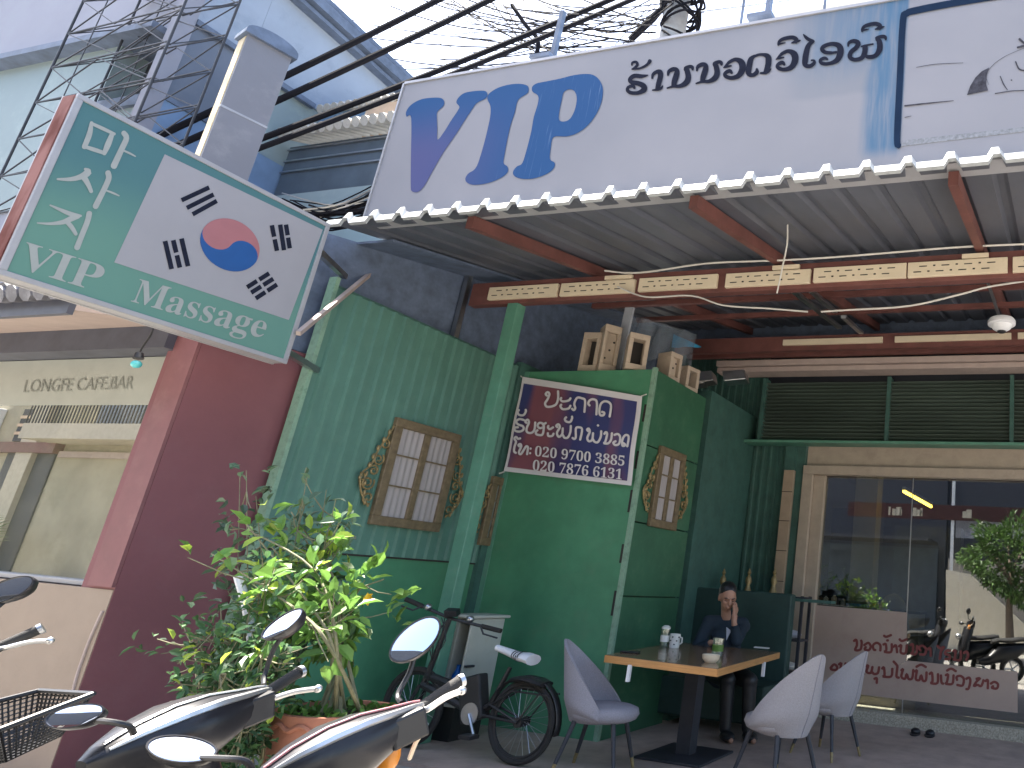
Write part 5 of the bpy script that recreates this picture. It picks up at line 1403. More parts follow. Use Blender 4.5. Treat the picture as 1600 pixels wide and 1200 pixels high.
for s in (-1, 1):
    mb.tube([hp(s*.02, .099, -.002), hp(s*.034, .097, -.006), hp(s*.048, .088, -.003)], .003, 5); mb.tube([hp(s*.016, .1, .016), hp(s*.034, .1, .021), hp(s*.052, .085, .016)], .0035, 5)
mb.build('eyebrows_and_lashes', K['hair'], wm)

# ------------------------------------------------------------------ cabinet with ajar door
CBY = 5.0
cbx0, cbx1 = at(704, 985, Y=CBY).x, at(737, 985, Y=CBY).x; CD = at(786, 985, X=cbx1).y - CBY
cbz = at(755, 968, Y=CBY).z; cbl = at(750, 1112, Y=CBY).z
cab = thing('cabinet', 'narrow grey cabinet with its door ajar between post and booth', 'cabinet', ((cbx0+cbx1)/2, CBY, 0))
mb = MB(); mb.box(cbx0, cbx0 + .015, CBY, CBY + CD, cbl, cbz); mb.box(cbx0 + .015, cbx1 - .02, CBY + CD - .015, CBY + CD, cbl, cbz); mb.box(cbx0 + .015, cbx1 - .02, CBY + .001, CBY + CD - .015, cbl, cbl + .02); mb.box(cbx0 + .015, cbx0 + .07, CBY, CBY + .015, cbl + .02, cbz)
mb.build('case', K['cab'], cab)
mb = MB(); mb.box(cbx0 - .03, cbx1 + .03, CBY - .04, CBY + CD + .03, cbz, cbz + .025); mb.build('top', K['cab'], cab, bevel=.01)
mb = MB(); mb.box(cbx1 - .018, cbx1, CBY - .01, CBY + CD - .002, cbl, cbz - .004); mb.build('door', K['cab'], cab, bevel=.004)
p = at(733, 1041, X=cbx1 + .012); mb = MB(); mb.box(cbx1, cbx1 + .03, p.y - .04, p.y + .04, p.z - .008, p.z + .008); mb.build('handle', K['iron'], cab)
mb = MB(); mb.box(cbx0 + .02, cbx1 - .02, CBY + .02, CBY + CD - .02, 0, cbl - .001); mb.build('stand', K['black'], cab)
p = at(716, 1045, Y=CBY + .1); mb = MB(); mb.lathe([(0, 0), (.035, 0), (.037, .2), (.015, .25), (.015, .28), (0, .28)], (p.x, CBY + .1, cbl + .021), n=14); tag(mb.build('blue_bottle', K['blue_pl']), 'blue bottle inside the cabinet behind its ajar door', 'bottle')

# ------------------------------------------------------------------ flower pot and plants
PY = 3.0
pc = at(530, 1107, Y=PY)
pt = thing('flower_pot', 'round terracotta flower pot with scalloped rim before the green wall', 'flower pot', (pc.x, PY, 0))
prr = .25
mb = MB(); zr = pc.z
mb.lathe([(0, 0), (prr*.68, 0), (prr*.95, zr*.55), (prr, zr*.82), (prr*1.04, zr), (prr*.93, zr), (prr*.9, zr - .04), (0, zr - .045)], (pc.x, PY, 0), n=36); mb.build('body', K['terra'], pt)
mb = MB(); mb.tube([(pc.x + prr*1.03*math.cos(a), PY + prr*1.03*math.sin(a), zr - .05 + .012*math.sin(a*14)) for a in [i*2*math.pi/84 for i in range(85)]], .012, 6); mb.build('scalloped_rim', K['terra'], pt)
mb = MB(); mb.lathe([(prr*.9, zr - .03), (0, zr - .025)], (pc.x, PY, 0), n=24); mb.build('soil', K['soil'], pt)
def leaf(mb, p, d, n, L_, w, fold=.25):
    d = d.normalized(); s_ = d.cross(n)
    if s_.length < 1e-3: s_ = d.cross(Vector((1, 0, 0)))
    s_.normalize(); n = s_.cross(d).normalized()
    a = p; b = p + d*L_*.3; c = p + d*L_*.68 - n*L_*.04; e = p + d*L_ - n*L_*.14
    vs = [a, b + s_*w*.42 + n*w*fold, c + s_*w*.4 + n*w*fold, e, c - s_*w*.4 + n*w*fold, b - s_*w*.42 + n*w*fold, b, c]
    mb.add(vs, [(0, 6, 1), (1, 6, 7, 2), (2, 7, 3), (0, 5, 6), (5, 4, 7, 6), (4, 3, 7)])
def rnd(s=1): return Vector((random.gauss(0, s), random.gauss(0, s), random.gauss(0, s)))
def plant(name, label, base, branches, leafm, nleaf, L_, spread, stem_r=.012, litter=None, up=.4):
    t = thing(name, label, 'plant', base)
    ms = MB(); mf = MB(); ml = MB()
    for br in branches:
        pts = crv([tuple(p) for p in br], 5); m = len(pts)
        ms.tube(pts, [stem_r*(1 - .75*i/m) for i in range(m)], 6)
        for i in range(int(nleaf)):
            q = random.uniform(.35, 1.0)**.8; p = Vector(pts[min(m-1, int(q*(m-1)))])
            off = rnd(spread*(.35 + .8*q))
            off.y *= .8
            tip = p + off
            if off.length > spread*.5 and random.random() < .5: ms.tube([p, (p + tip)/2 + Vector((0, 0, -.01)), tip], [.004, .003, .002], 4, False)
            for k in range(random.choice((2, 3, 3, 4))):
                d = (off*.6/max(off.length, .01) + rnd(.6) + Vector((0, 0, .05))).normalized()
                n = (Vector((0, -.25, 1)) + rnd(up)).normalized()
                l = L_*random.uniform(.6, 1.25)
                leaf(ml if (litter and random.random() < litter and q > .7) else mf, tip + rnd(.015), d, n, l, l*random.uniform(.42, .6))
    ms.build('stems', K['stem'], t); mf.build('foliage', leafm, t)
    if litter and ml.v: ml.build('young_leaves', K['leaf_lime'], t)
    return t
random.seed(4)
def B2(px, py, Y): return at(px, py, Y=Y)
root = Vector((pc.x, PY, zr - .03))
targets = [((545, 1000), (552, 930), (600, 905), 3.02), ((540, 1010), (530, 950), (500, 900), 3.02), ((520, 1000), (490, 930), (420, 850), 2.92), ((515, 1010), (460, 950), (330, 865), 2.62),
           ((530, 990), (520, 900), (455, 800), 2.97), ((525, 1000), (490, 890), (390, 830), 2.72), ((530, 1000), (505, 900), (470, 830), 3.02), ((520, 1010), (480, 940), (370, 800), 2.72), ((535, 1000), (515, 930), (500, 855), 3.02)]
brs = []
for a, b, c, y in targets:
    r0 = root + Vector((random.uniform(-.08, .12), random.uniform(-.08, .08), 0)); brs.append([r0, B2(*a, y), B2(*b, y), B2(*c, y)])
sh1 = plant('leafy_shrub', 'light green broad-leaved shrub growing out of the terracotta pot', root, brs, K['leaf_light'], 17, .095, .1, .01, .32)
fl = B2(578, 936, 2.95)
mb = MB()
for k in range(6): leaf(mb, fl, Vector((math.cos(k), -.4, math.sin(k))), Vector((0, -1, .3)), .035, .03)
mb.build('flower', K['flower'], sh1)
mb = MB()
for k in range(160):
    a = random.random()*6.3; r_ = prr*.95*math.sqrt(random.random()); p = Vector((pc.x + r_*math.cos(a), PY + r_*math.sin(a), zr - .02)); leaf(mb, p, rnd(1) + Vector((0, 0, .6)), Vector((0, 0, 1)) + rnd(.5), .05, .035)
mb.build('weeds', K['leaf_light'], pt, kind='stuff')
ybk = 2.7
base2 = Vector((B2(400, 1140, ybk).x, ybk, 0))
brs = []
for px, py in ((310, 985), (345, 950), (395, 925), (425, 975), (345, 1035), (335, 1065), (390, 1005), (440, 1030), (365, 985), (380, 1050), (420, 895), (300, 990)):
    e_ = B2(px, py, ybk + random.uniform(-.25, .2)); brs.append([base2 + rnd(.05), (base2 + e_)/2 + Vector((random.uniform(-.08, .08), 0, .05)), e_])
plant('dark_bush', 'dense dark small-leaved bush in front of the maroon wall, left of the pot', base2, brs, K['leaf_dark'], 56, .055, .075, .006, .12)
base3 = Vector((B2(450, 1110, 3.1).x, 3.1, 0)); brs = []
for px, py in ((385, 735), (400, 775), (480, 745), (510, 765), (470, 790), (525, 780), (440, 840), (375, 745)):
    e_ = B2(px, py, 3.05 + random.uniform(-.15, .1)); brs.append([base3, base3.lerp(e_, .5) + rnd(.04), e_])
for br in brs: pass
plant('sapling', 'tall thin grey-green sapling reaching up the corrugated wall behind the shrub', base3, brs, K['leaf_grey'], 26, .07, .065, .006)
pp = [B2(372, 900, 2.8), B2(385, 945, 2.8), B2(395, 1010, 2.8)]
mb = MB(); mb.tube(pp, .02, 8); tag(mb.build('plant_stake', K['white_pl']), 'short white plastic pipe staking up the bush', 'stake')

# ------------------------------------------------------------------ electric bicycle
QY = 4.72
def q_(x, y, Y=QY): return at(x, y, Y=Y)
bk = thing('bicycle', 'black folding bicycle with white and black saddle leaning by the booth', 'bicycle', (-4.1, QY, 0))
hub = q_(812, 1146); hub.z = .285
def wheel(c, nm):
    root = bpy.data.objects.new(nm, None); COL.objects.link(root); root.parent = bk
    R_ = c.z - .002
    mb = MB(); mb.tube([(c.x + (R_-.022)*math.cos(a), c.y, c.z + (R_-.022)*math.sin(a)) for a in [i*2*math.pi/40 for i in range(41)]], .022, 8, False); mb.build('tyre', K['rubber'], root)
    mb = MB(); mb.tube([(c.x + (R_-.05)*math.cos(a), c.y, c.z + (R_-.05)*math.sin(a)) for a in [i*2*math.pi/40 for i in range(41)]], .011, 6, False); mb.build('rim', K['black'], root)
    mb = MB()
    for i in range(24):
        a = i*2*math.pi/24; mb.tube([(c.x + .03*math.cos(a+.5), c.y + .02*(-1)**i, c.z + .03*math.sin(a+.5)), (c.x + (R_-.055)*math.cos(a), c.y, c.z + (R_-.055)*math.sin(a))], .0015, 4, False)
    mb.build('spokes', K['steel'], root)
    mb = MB(); mb.tube([(c.x, c.y-.05, c.z), (c.x, c.y+.05, c.z)], .035, 12); mb.build('hub', K['black'], root)
wheel(hub, 'rear_wheel')
fh = Vector((hub.x - 1.0, QY, .285)); wheel(fh, 'front_wheel')
crank = Vector((hub.x - .42, QY, .3)); seat_b = q_(768, 1100); seat_t = q_(797, 1043); head_t = q_(668, 1055); head_b = head_t.lerp(fh, .3)
mb = MB(); mb.tube([crank, seat_b, seat_t], [.022, .022, .015], 8); mb.tube([crank, head_b.lerp(crank, .0)], .03, 8); mb.tube([crank + Vector((0,0,.12)), head_t], .03, 8)
for s in (-.05, .05):
    o = Vector((0, s, 0)); mb.tube([crank + o*.5, hub + o], .011, 6); mb.tube([seat_b + o*.4, hub + o], .009, 6)
    mb.tube([head_b + o*.6, fh + o], .014, 6)
mb.build('frame', K['black'], bk)
st = q_(703, 966); mb = MB(); mb.tube([head_b, head_t, st], [.022, .022, .018], 8); mb.build('stem', K['black'], bk)
hl, hr = at(634, 936, Y=QY - .14), at(784, 988, Y=QY + .12)
hr = st + (st - hl)*.95 + Vector((0, 0, 0)); hr = at(783, 986, Y=QY + .1)
mb = MB(); mb.tube([hl, st, hr], .0125, 8); bar_ = mb.build('handlebar', K['black'], bk)
for a, b in ((hl, hl.lerp(st, .38)), (hr, hr.lerp(st, .38))):
    mb = MB(); mb.tube([a, b], .018, 10); mb.build('grip', K['rubber'], bar_)
    mb = MB(); mb.tube([b + Vector((0, -.01, 0)), b.lerp(a, .3) + Vector((0, -.03, -.045)), a + Vector((0, -.025, -.05))], .007, 6); mb.build('brake_lever', K['black'], bar_)
mb = MB(); mb.ellipsoid(hl.lerp(st, .52) + Vector((0, -.01, .015)), (.028, .03, .028), 12, 8); mb.build('bell', K['steel'], bk); mb = MB(); mb.ellipsoid(st.lerp(hr, .38) + Vector((0, 0, .03)), (.03, .03, .028), 12, 8); mb.build('bar_clamp', K['steel'], bk)
mb = MB(); c = st + Vector((.02, -.01, .045)); mb.obox(c, (.04, .02, 0), (-.01, .03, .012), (0, -.01, .022)); mb.build('display', K['black_gloss'], bk, bevel=.006)
mb = MB()
for k in range(4): mb.tube(crv([tuple(st + Vector((.03*k - .05, -.03, .0))), tuple(st + Vector((.1 - .05*k, -.1, -.15))), tuple(head_t + Vector((.06, -.05, .1))), tuple(head_t + Vector((.02, 0, -.15)))], 5), .004, 5)
mb.build('cables', K['black'], bk)
sA, sB = q_(777, 1012), q_(833, 1034)
def saddle_ring(t):
    c = sA.lerp(sB, t); w = .028 + .075*(max(0, t - .25)/.75)**1.2; h = .022 + .016*t
    if t > .93: w *= .8
    return [c + Vector((0, w*math.cos(a), h*math.sin(a) + (.012 if t > .7 else 0))) for a in [i*2*math.pi/14 for i in range(14)]]
mb = MB(); mb.loft([saddle_ring(t) for t in (0, .08, .25, .45, .65, .82, .95, 1)]); sd_ = mb.build('saddle', K['white_pl'], bk)
mb = MB()
for k in range(4):
    t0 = .52 + .07*k
    mb.loft([[p + (p - sA.lerp(sB, t))*.03 for p in saddle_ring(t)] for t in (t0, t0 + .035)], False)
mb.build('saddle_stripe', K['black'], sd_)
mb = MB(); mb.loft([[q_(802 + 52*t, 1062 + 8*t) + Vector((0, (.05 + .05*math.sin(t*2.6))*math.cos(a), .02*math.sin(a) + .025*math.sin(t*3.1))) for a in [i*2*math.pi/12 for i in range(12)]] for t in (0, .15, .4, .7, 1)]); mb.build('rear_saddle', K['black'], bk)
mb = MB()
for s in (-.06, .06): mb.tube([seat_b + Vector((.02, s*.4, 0)), q_(808, 1078) + Vector((0, s, 0)), q_(866, 1086) + Vector((0, s, 0))], .007, 6); mb.tube([q_(850, 1084) + Vector((0, s, 0)), hub + Vector((.0, s, 0))], .006, 6)
mb.build('rear_rack', K['black'], bk)
mb = MB(); rf = hub.z + .025
mb.grid(lambda u, v: Vector((hub.x + rf*math.cos(-.2 + 3.2*u), hub.y - .03 + .06*v, hub.z + rf*math.sin(-.2 + 3.2*u))), 24, 2, True); mb.build('mudguard', K['black'], bk, solid=.004)
mb = MB(); mb.lathe([(0, -.01), (.075, -.01), (.075, .005), (0, .005)], crank + Vector((0, -.05, 0)), (0, -1, 0), 20); mb.tube([crank + Vector((0, -.06, 0)), crank + Vector((.09, -.07, -.13))], .011, 6); mb.tube([crank + Vector((0, .06, 0)), crank + Vector((-.09, .07, .13))], .011, 6)
mb.build('crankset', K['steel'], bk)
mb = MB(); mb.box(crank.x+.04, crank.x+.14, crank.y-.16, crank.y-.07, crank.z-.145, crank.z-.12); mb.build('pedal', K['black'], bk)
mb = MB(); mb.obox(crank.lerp(seat_b, .5) + Vector((-.1, 0, .06)), (.09, 0, .03), (0, .05, 0), (-.05, 0, .15)); mb.build('battery', K['black'], bk, bevel=.015)

# ------------------------------------------------------------------ scooters
def D(x, y, z): return at(x, y, D=z)
def mirror(parent, px, py, zc, a_px, b_px, ang, skyd, stem, nm='mirror'):
    """rear-view mirror; a_px/b_px half axes in pixels, ang of long axis in the picture"""
    c = D(px, py, zc); e = Vector((0, 0, H)); v = (e - c).normalized()
    n = (v + Vector(skyd).normalized()).normalized()
    u = RC[0]*math.cos(ang) + RC[1]*math.sin(ang); u = (u - n*u.dot(n)).normalized(); w = n.cross(u)
    ca = n.dot(v)
    def proj(q):
        d = q - e; return Vector((RC[0].dot(d), RC[1].dot(d))) / RC[2].dot(d) * FOC
    su = (proj(c + u*.01) - proj(c - u*.01)).length / .02; sw = (proj(c + w*.01) - proj(c - w*.01)).length / .02
    A, Bm = a_px/su, b_px/sw
    root = bpy.data.objects.new(nm, None); COL.objects.link(root); root.parent = parent
    ring = lambda k, d: [c + u*A*k*math.cos(t)*(1 + .06*math.sin(t)) + w*Bm*k*math.sin(t) + n*d for t in [i*2*math.pi/28 for i in range(28)]]
    mb = MB(); mb.loft([ring(.2, -.05), ring(.7, -.042), ring(1.0, -.02), ring(1.07, .0), ring(1.05, .004), ring(.985, .004), ring(.98, -.002)]); mb.build('housing', K['black_gloss'], root)
    mb = MB(); vs = ring(.98, .001); mb.add(vs + [c + n*.0045], [(i, (i+1) % 28, 28) for i in range(28)], True); mb.build('mirror_glass', K['mirror'], root, angle=0)
    mb = MB(); mb.tube(crv([tuple(c - n*.035)] + [tuple(D(*s)) for s in stem], 5), .007, 8); mb.build('mirror_stem', K['black'], root)
    return c
def handlebar(root, P0, P1, G, zs, lever, fat=1.0, stripe='flag_red'):
    """cowl lofted from P0 to P1 (pixels+depth), grip to G"""
    a, b, g = D(*P0), D(*P1), D(*G)
    ax = (b - a).normalized()
    vdir = (Vector((0, 0, H)) - (a + b)/2).normalized()
    up_ = (Vector((0, 0, 1)) - ax*ax.z).normalized(); fr = ax.cross(up_).normalized()
    rings = []; N_ = 18
    for t, hu, hd_, w in ((-.04, .01, .02, .02), (.05, .035, .06, .05), (.2, .06, .1, .085), (.4, .075, .125, .11), (.6, .07, .115, .1), (.78, .05, .085, .07), (.93, .035, .055, .045), (1.0, .025, .035, .032)):
        c = a.lerp(b, t); r_ = []
        for k in range(N_):
            q = 2*math.pi*k/N_; s_ = math.sin(q); cq = math.cos(q)
            r_.append(c + up_*((hu if s_ > 0 else hd_)*fat*(abs(s_)**.8)*(1 if s_ > 0 else -1)) + fr*(w*fat*(abs(cq)**.85)*(1 if cq > 0 else -1)))
        rings.append(r_)
    mb = MB(); mb.loft(rings); cw_ = mb.build('handlebar_cowl', K['black_gloss'], root)
    k0 = 4 if fr.dot(vdir) > 0 else 5
    mb = MB(); mb.tube([r[k0] + up_*.003 + (r[k0] - a.lerp(b, .5))*.01 for r in rings[1:]], .0032, 6); mb.build('trim_line', K[stripe], cw_)
    mb = MB(); ks = 2 if fr.dot(vdir) > 0 else 7
    pl_ = [r[ks].lerp(r[ks + 1 if ks == 2 else ks - 1], .3) for r in rings[1:]]; mb.tube([p + (p - a.lerp(b, .45))*.012 for p in pl_], [.004, .009, .012, .012, .01, .008, .006], 6); mb.build('chrome_line', K['silver'], cw_)
    mb = MB(); mb.tube([b, g], [.017, .017], 12); mb.build('grip', K['rubber'], root)
    e_ = g + ax*.012; mb = MB(); mb.tube([g, e_], .019, 12); mb.build('bar_end', K['steel'], root)
    mb = MB(); p0, p1 = D(*lever[0]), D(*lever[1]); mb.tube(crv([tuple(b + (p0 - b)*.3), tuple(p0), tuple(p0.lerp(p1, .5) + Vector((0, 0, .006))), tuple(p1)], 5), [.009]*13 + [.007, .007, .008] if False else .0085, 8); mb.ellipsoid(p1, (.012, .012, .012), 10, 6); mb.build('brake_lever', K['silver'], root)
    c = b - ax*.05; mb = MB(); mb.obox(c - up_*.02 + fr*(.03 if fr.dot(vdir) > 0 else -.03), ax*.045, up_*.04, fr*.025); mb.build('switch_box', K['black'], root, bevel=.008)
    return a, b, ax, up_, fr
def scooter_body(root, c, head, m):
    """rest of the scooter: column, leg shield, seat, wheels, below the handlebar c"""
    f = Vector((math.cos(head), math.sin(head), 0)); s_ = Vector((-f.y, f.x, 0)); U_ = Vector((0, 0, 1))
    g = Vector((c.x, c.y, -.16))
    def L_(a, b, z): return g + f*a + s_*b + U_*z
    mb = MB(); rings = []
    for z, w, d0 in ((.35, .15, .14), (.5, .19, .16), (.7, .2, .12), (.88, .15, .06), (1.0, .09, .03)):
        rings.append([L_(d0 + .1*math.cos(q), w*math.sin(q), z) for q in [i*2*math.pi/16 for i in range(16)]])
    mb.loft(rings); mb.build('front_shield', m, root)
    mb = MB(); mb.ellipsoid(L_(.24, 0, .8), (.07, .07, .06), 14, 8); mb.build('headlight', K['silver'], root)
    mb = MB()
    for sd2 in (-1, 1): mb.tube([L_(.2, sd2*.06, .6), L_(.36, sd2*.06, .26)], .022, 8)
    mb.build('fork', K['steel'], root)
    mb = MB(); rings = []
    for a, w, z0_, z1_ in ((-.15, .1, .3, .42), (-.35, .13, .3, .5), (-.55, .16, .35, .72), (-.9, .15, .45, .75), (-1.15, .07, .6, .76)):
        rings.append([L_(a, w*math.cos(q), (z0_+z1_)/2 + (z1_-z0_)/2*math.sin(q)) for q in [i*2*math.pi/14 for i in range(14)]])
    mb.loft(rings); mb.build('rear_body', m, root)
    mb = MB(); rings = []
    for a, w, z in ((-.42, .08, .74), (-.55, .13, .78), (-.8, .14, .79), (-1.05, .12, .83), (-1.15, .06, .83)):
        rings.append([L_(a, w*math.cos(q), z + .045*math.sin(q)) for q in [i*2*math.pi/14 for i in range(14)]])
    mb.loft(rings); mb.build('seat', K['rubber'], root)
    for a, nm in ((.38, 'front_wheel'), (-.85, 'rear_wheel')):
        wr = bpy.data.objects.new(nm, None); COL.objects.link(wr); wr.parent = root
        cc_ = L_(a, 0, .26)
        mb = MB(); mb.tube([cc_ + f*.215*math.cos(q) + U_*.215*math.sin(q) for q in [i*2*math.pi/32 for i in range(33)]], .042, 8, False); mb.build('tyre', K['rubber'], wr)
        mb = MB(); mb.tube([cc_ + f*.16*math.cos(q) + U_*.16*math.sin(q) for q in [i*2*math.pi/32 for i in range(33)]], .018, 6, False)
        for i in range(5): q = i*2*math.pi/5; mb.tube([cc_, cc_ + f*.16*math.cos(q) + U_*.16*math.sin(q)], .014, 6)
        mb.build('rim', K['steel'], wr)
    mb = MB(); mb.tube([L_(-.3, .08, .25), L_(-.25, .3, .02)], .012, 6); mb.build('side_stand', K['iron'], root)
    # C: centre scooter
sc = thing('scooter', 'black scooter in the middle front with an orange pinstripe on its cowl', 'scooter', (-1.75, 1.6, -.16), 'scooters parked in front')
ca_, cb_, ax, up_, fr = handlebar(sc, (400, 1225, 1.62), (655, 1108, 1.92), (717, 1065, 2.02), 0, ((668, 1108, 1.9), (722, 1079, 1.98)), .8)
scooter_body(sc, ca_.lerp(cb_, .45), rad(158), K['black_gloss'])
mirror(sc, 650, 999, 2.0, 46, 23, rad(-57), (.25, -.9, .75), [(640, 1050, 1.99), (622, 1085, 1.95), (628, 1098, 1.92)])
mirror(sc, 284, 1171, 1.62, 52, 24, rad(-5), (.1, -.4, 1), [(345, 1185, 1.62), (385, 1190, 1.64), (398, 1215, 1.66)])
mb = MB(); p = D(606, 1182, 1.9); mb.ellipsoid(p, (.03, .03, .045), 10, 8); mb.build('indicator', K['orange_pl'], sc)
mb = MB(); mb.tube(crv([tuple(D(655, 1120, 1.9)), tuple(D(662, 1140, 1.92)), tuple(D(650, 1160, 1.95)), tuple(D(640, 1185, 2.0))], 5), .006, 6); mb.build('brake_cable', K['bowl'], sc)
# B: scooter to its left
sb = thing('scooter', 'black scooter behind the middle one with silver edge along its cowl', 'scooter', (-2.3, 1.7, -.16), 'scooters parked in front')
ca_, cb_, ax, up_, fr = handlebar(sb, (140, 1190, 1.72), (412, 1085, 2.12), (466, 1051, 2.2), 0, ((420, 1093, 2.1), (497, 1076, 2.16)), .9, 'silver')
scooter_body(sb, ca_.lerp(cb_, .45), rad(158), K['black_gloss'])
mirror(sb, 442, 975, 2.2, 37, 11, rad(-56), (-.6, -.6, .5), [(430, 1010, 2.2), (415, 1050, 2.18), (412, 1070, 2.15)])
mirror(sb, 117, 1119, 1.72, 44, 20, rad(-14), (-.3, -.9, .55), [(165, 1127, 1.72), (200, 1134, 1.74), (209, 1146, 1.76)])
# A: scooter at the left edge
sa = thing('scooter', 'leftmost scooter, only its grip, oval mirror and mesh basket in view', 'scooter', (-3.3, 1.55, -.16), 'scooters parked in front')
ca_, cb_, ax, up_, fr = handlebar(sa, (-230, 1110, 2.15), (-10, 1015, 2.35), (60, 984, 2.42), 0, ((10, 1012, 2.35), (78, 1001, 2.4)), .9, 'silver')
scooter_body(sa, ca_.lerp(cb_, .45), rad(158), K['black_gloss'])
mirror(sa, 12, 922, 2.45, 42, 17, rad(-25), (-.5, -.8, .25), [(-10, 955, 2.42), (-30, 990, 2.4), (-35, 1010, 2.38)])
bo = [D(-60, 1110, 2.0), D(62, 1079, 2.1), D(146, 1084, 1.95), D(0, 1140, 1.8)]
bi = [D(-40, 1200, 2.0), D(50, 1156, 2.1), D(95, 1150, 1.98), D(10, 1190, 1.84)]
mb = MB()
for i in range(4):
    j = (i + 1) % 4
    for k in range(13):
        t = k/12; mb.tube([bo[i].lerp(bo[j], t), bi[i].lerp(bi[j], t)], .0025, 4)
        mb.tube([bo[i].lerp(bi[i], t), bo[j].lerp(bi[j], t)], .0025, 4)
for k in range(13): t = k/12; mb.tube([bi[0].lerp(bi[1], t), bi[3].lerp(bi[2], t)], .0025, 4)
for i in range(4): mb.tube([bo[i], bo[(i+1) % 4]], .007, 6)
mb.build('mesh_basket', K['black'], sa)

# ------------------------------------------------------------------ across the street (seen in mirrors and glass)
op = thing('opposite_building', 'cream building with balcony across the street, seen mirrored in the cafe glass', 'building', (-14, -9, 0))
OY = -9.0
def G1(x, y): return refl(x, y, CY, OY)
mb = MB(); mb.box(-45, -15, OY - 6, OY, -.16, 9); mb.build('wall', K['op_wall'], op)
a, b = G1(100, 672), G1(262, 672); a2 = G1(100, 690)
mb = MB(); mb.box(a.x, b.x + 3, OY, OY + 1.0, min(a.z, a2.z) - .1, a.z); mb.build('balcony_slab', K['op_trim'], op)
mb = MB(); zt3 = G1(110, 636).z
mb.box(a.x, b.x + 3, OY + .95, OY + 1, zt3 - .05, zt3)
x = a.x
while x < b.x + 3: mb.box(x, x + .03, OY + .95, OY + .98, a.z, zt3 - .05); x += .16
mb.build('balcony_railing', K['iron'], op)
w0, w1 = G1(22, 690), G1(62, 640)
mb = MB(); mb.box(w0.x, w1.x, OY + .0, OY + .06, w0.z, w1.z); mb.build('window', K['dark_void'], op)
mb = MB()
for z in (.25, .5, .75): mb.box(w0.x, w1.x, OY + .06, OY + .09, w0.z + (w1.z-w0.z)*z - .05, w0.z + (w1.z-w0.z)*z + .05)
mb.build('window_bars', K['orange_wall'], op)
mb = MB(); d0, d1 = G1(150, 668), G1(240, 630); mb.box(d0.x, d1.x + .5, OY, OY + .05, d0.z, d1.z + .4); mb.build('balcony_door', K['dark_glass'], op)
mb = MB(); q0, q1 = G1(-60, 702), G1(100, 702); mb.box(q0.x, q1.x, OY, OY + .25, q0.z - .1, q0.z + .25); mb.build('signboard', K['rust'], op)
mb = MB(); q0, q1 = G1(-40, 680), G1(14, 640); mb.box(q0.x, q1.x, OY, OY + .6, q0.z, q1.z); mb.build('air_conditioner', K['white_pl'], op, bevel=.05)
mb = MB(); q0, q1 = G1(66, 700), G1(74, 620); mb.box(q0.x, q1.x, OY, OY + .2, q0.z - 4, q1.z + 3); mb.build('drain_pipe', K['op_trim'], op)
mb = MB(); q0, q1 = G1(100, 706), G1(260, 712); mb.box(q0.x, q1.x + 4, OY, OY + .12, q1.z - .15, q0.z); mb.build('string_course', K['soffit'], op)
pm0 = G1(45, 800); pl = thing('palm', 'small palm across the street, mirrored in the lower cafe glass', 'palm', (pm0.x, OY + 1.6, -.16))
mb = MB(); mb.tube([(pm0.x, OY + 1.6, -.16), (pm0.x + .1, OY + 1.6, 1.2)], [.13, .1], 8); mb.build('trunk', K['trunk'], pl)
mb = MB(); random.seed(31)
for k in range(16):
    a_ = k*2.4; fr_ = Vector((math.cos(a_), .5*math.sin(a_), .5 + .5*random.random())); b0 = Vector((pm0.x + .1, OY + 1.6, 1.2))
    for q in range(14):
        t_ = q/13; p_ = b0 + fr_*1.5*t_ + Vector((0, 0, -1.1*t_*t_))
        for sg_ in (-1, 1): leaf(mb, p_, fr_*.5 + Vector((-fr_.y, fr_.x, -.2))*sg_, Vector((0, 0, 1)), .45, .06)
mb.build('fronds', K['crown'], pl)
d0, d1 = G1(-60, 890), G1(90, 710); mb = MB(); mb.box(d0.x, d1.x, OY, OY + .05, -.1, d1.z); mb.build('shop_opening', K['dark_void'], op)
sb2 = thing('shuttered_building', 'dark shaded building across the street, mirrored in the left of the door glass', 'building', (-9, -9, 0))
mb = MB(); mb.box(-14.9, -3.95, OY - 6, OY - .02, -.16, 8); mb.build('wall', K['dark_void'], sb2)
mb = MB(); mb.box(-3.94, 9, OY - 6, OY - .3, -.16, 9); mb.build('rear_wing', K['dark_void'], sb2)
mb = MB(); mb.box(-14.9, -4.2, OY - .02, OY + .1, -.16, 3); mb.build('shutters', K['slatblue'], sb2)
mb = MB(); mb.box(-14.9, -4.2, OY + .1, OY + 2.2, 3.1, 3.2); mb.build('canopy', K['dark_void'], sb2)
def G2(x, y, yo=-7.0): return refl(x, y, YG, yo)
st_ = thing('roadside_wall', 'pale sunlit stair wall across the street, seen mirrored in the door glass', 'wall', (0, -7, 0))
def W2(x, y): return G2(x, y, -7)
mb = MB(); mb.slab([W2(1478, 890), W2(1515, 897), W2(1610, 985), Vector((W2(1620, 990).x + 6, -7, W2(1610, 985).z - 2)), Vector((W2(1620, 990).x + 6, -7, -.16)), Vector((W2(1478, 1000).x, -7, -.16))], (0, -.3, 0)); mb.build('stair_parapet', K['cream'], st_)
mb = MB(); mb.box(W2(1478, 890).x, W2(1478, 890).x + 9, -7.6, -7.4, -.16, 2.6); mb.build('upper_wall', K['pave'], st_)
p0, p1 = W2(1486, 865), W2(1488, 806)
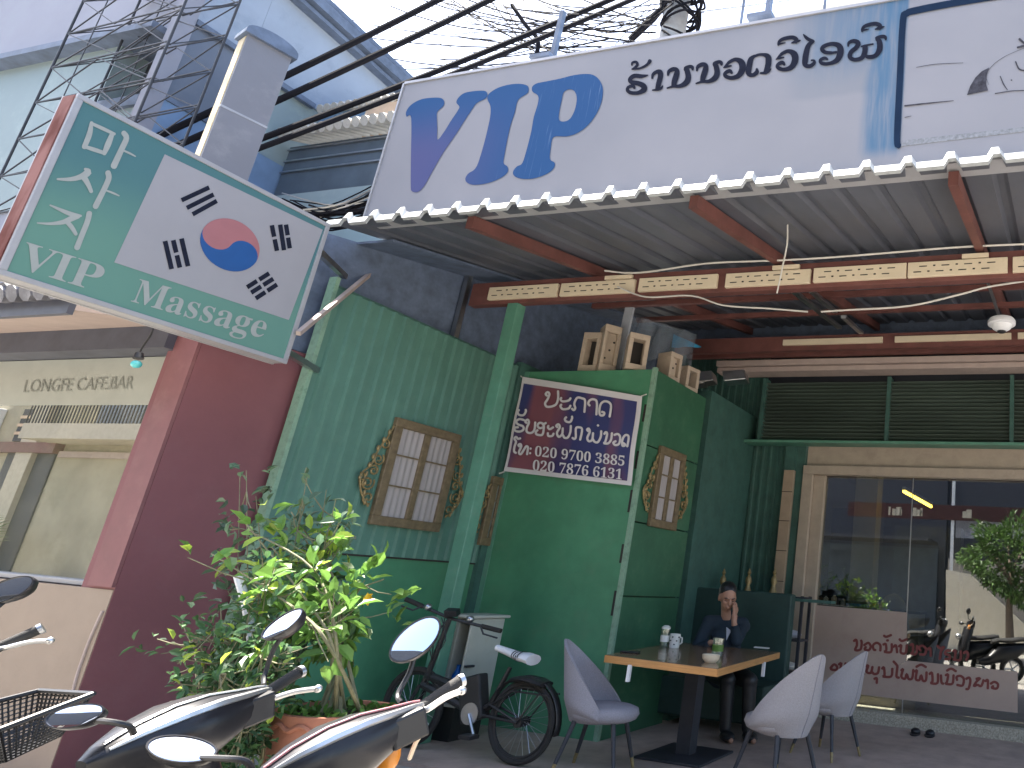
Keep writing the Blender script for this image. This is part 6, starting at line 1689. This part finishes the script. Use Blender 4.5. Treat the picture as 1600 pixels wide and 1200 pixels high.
mb = MB(); mb.box(p0.x - .05, p0.x + .05, -7.2, -7.1, 0, 6); tag(mb.build('white_post', K['white_pl']), 'white post across the street, mirrored in the door glass', 'post')
fa, fb = W2(1490, 838), W2(1560, 806)
mb = MB(); mb.box(fa.x, fb.x + 4, -7.5, -7.45, fa.z, fb.z + .1); tag(mb.build('wall_panel', K['wall_pale']), 'pale panelled wall across the street, mirrored above the stair', 'wall')
ra, rb = W2(1335, 806), W2(1335, 784)
sgb = thing('street_signboard', 'long dark red signboard across the street, mirrored as a band in the upper door glass', 'signboard', (-4, -7.05, ra.z))
mb = MB(); mb.box(W2(1325, 790).x, W2(1600, 790).x + 2, -7.12, -7.04, ra.z, rb.z); mb.build('board', mat('dark_red', (.06, .02, .02), .8), sgb)
for q in range(9):
    xa_ = W2(1388 + 6*q + 14*(q > 3) + 60*(q > 6), 795).x; mb = MB(); mb.box(xa_, xa_ + .07 + .05*(q % 3), -7.04, -7.03, ra.z + .08, rb.z - .12 - .06*(q % 2)); mb.build('pale_panel', K['op_trim'], sgb)
tc_ = refl(1580, 880, YG, -4.6)
tr = thing('street_tree', 'round-crowned tree across the street, mirrored in the right of the door glass', 'tree', (tc_.x, -4.6, -.16))
mb = MB(); mb.tube([(tc_.x, -4.6, -.16), (tc_.x - .05, -4.6, 1.2), (tc_.x + .05, -4.55, 2.3)], [.14, .1, .07], 8)
for k in range(7):
    a = k*.9; mb.tube([(tc_.x, -4.6, 1.6 + .1*k), (tc_.x + .8*math.cos(a), -4.6 + .8*math.sin(a), 2.3 + .15*k)], [.05, .02], 6)
mb.build('trunk', K['trunk'], tr)
mb = MB(); random.seed(12)
for k in range(3200):
    v = rnd(1).normalized(); r_ = random.uniform(.5, 1)**.6; c = Vector((tc_.x, -4.6, 2.5)) + Vector((v.x*1.25, v.y*1.2, v.z*1.15))*r_*(1 + .2*math.sin(v.x*5 + v.z*7))
    leaf(mb, c, v + rnd(.5), Vector((0, 0, 1)) + rnd(.6), .2, .075)
mb.build('crown', K['crown'], tr)
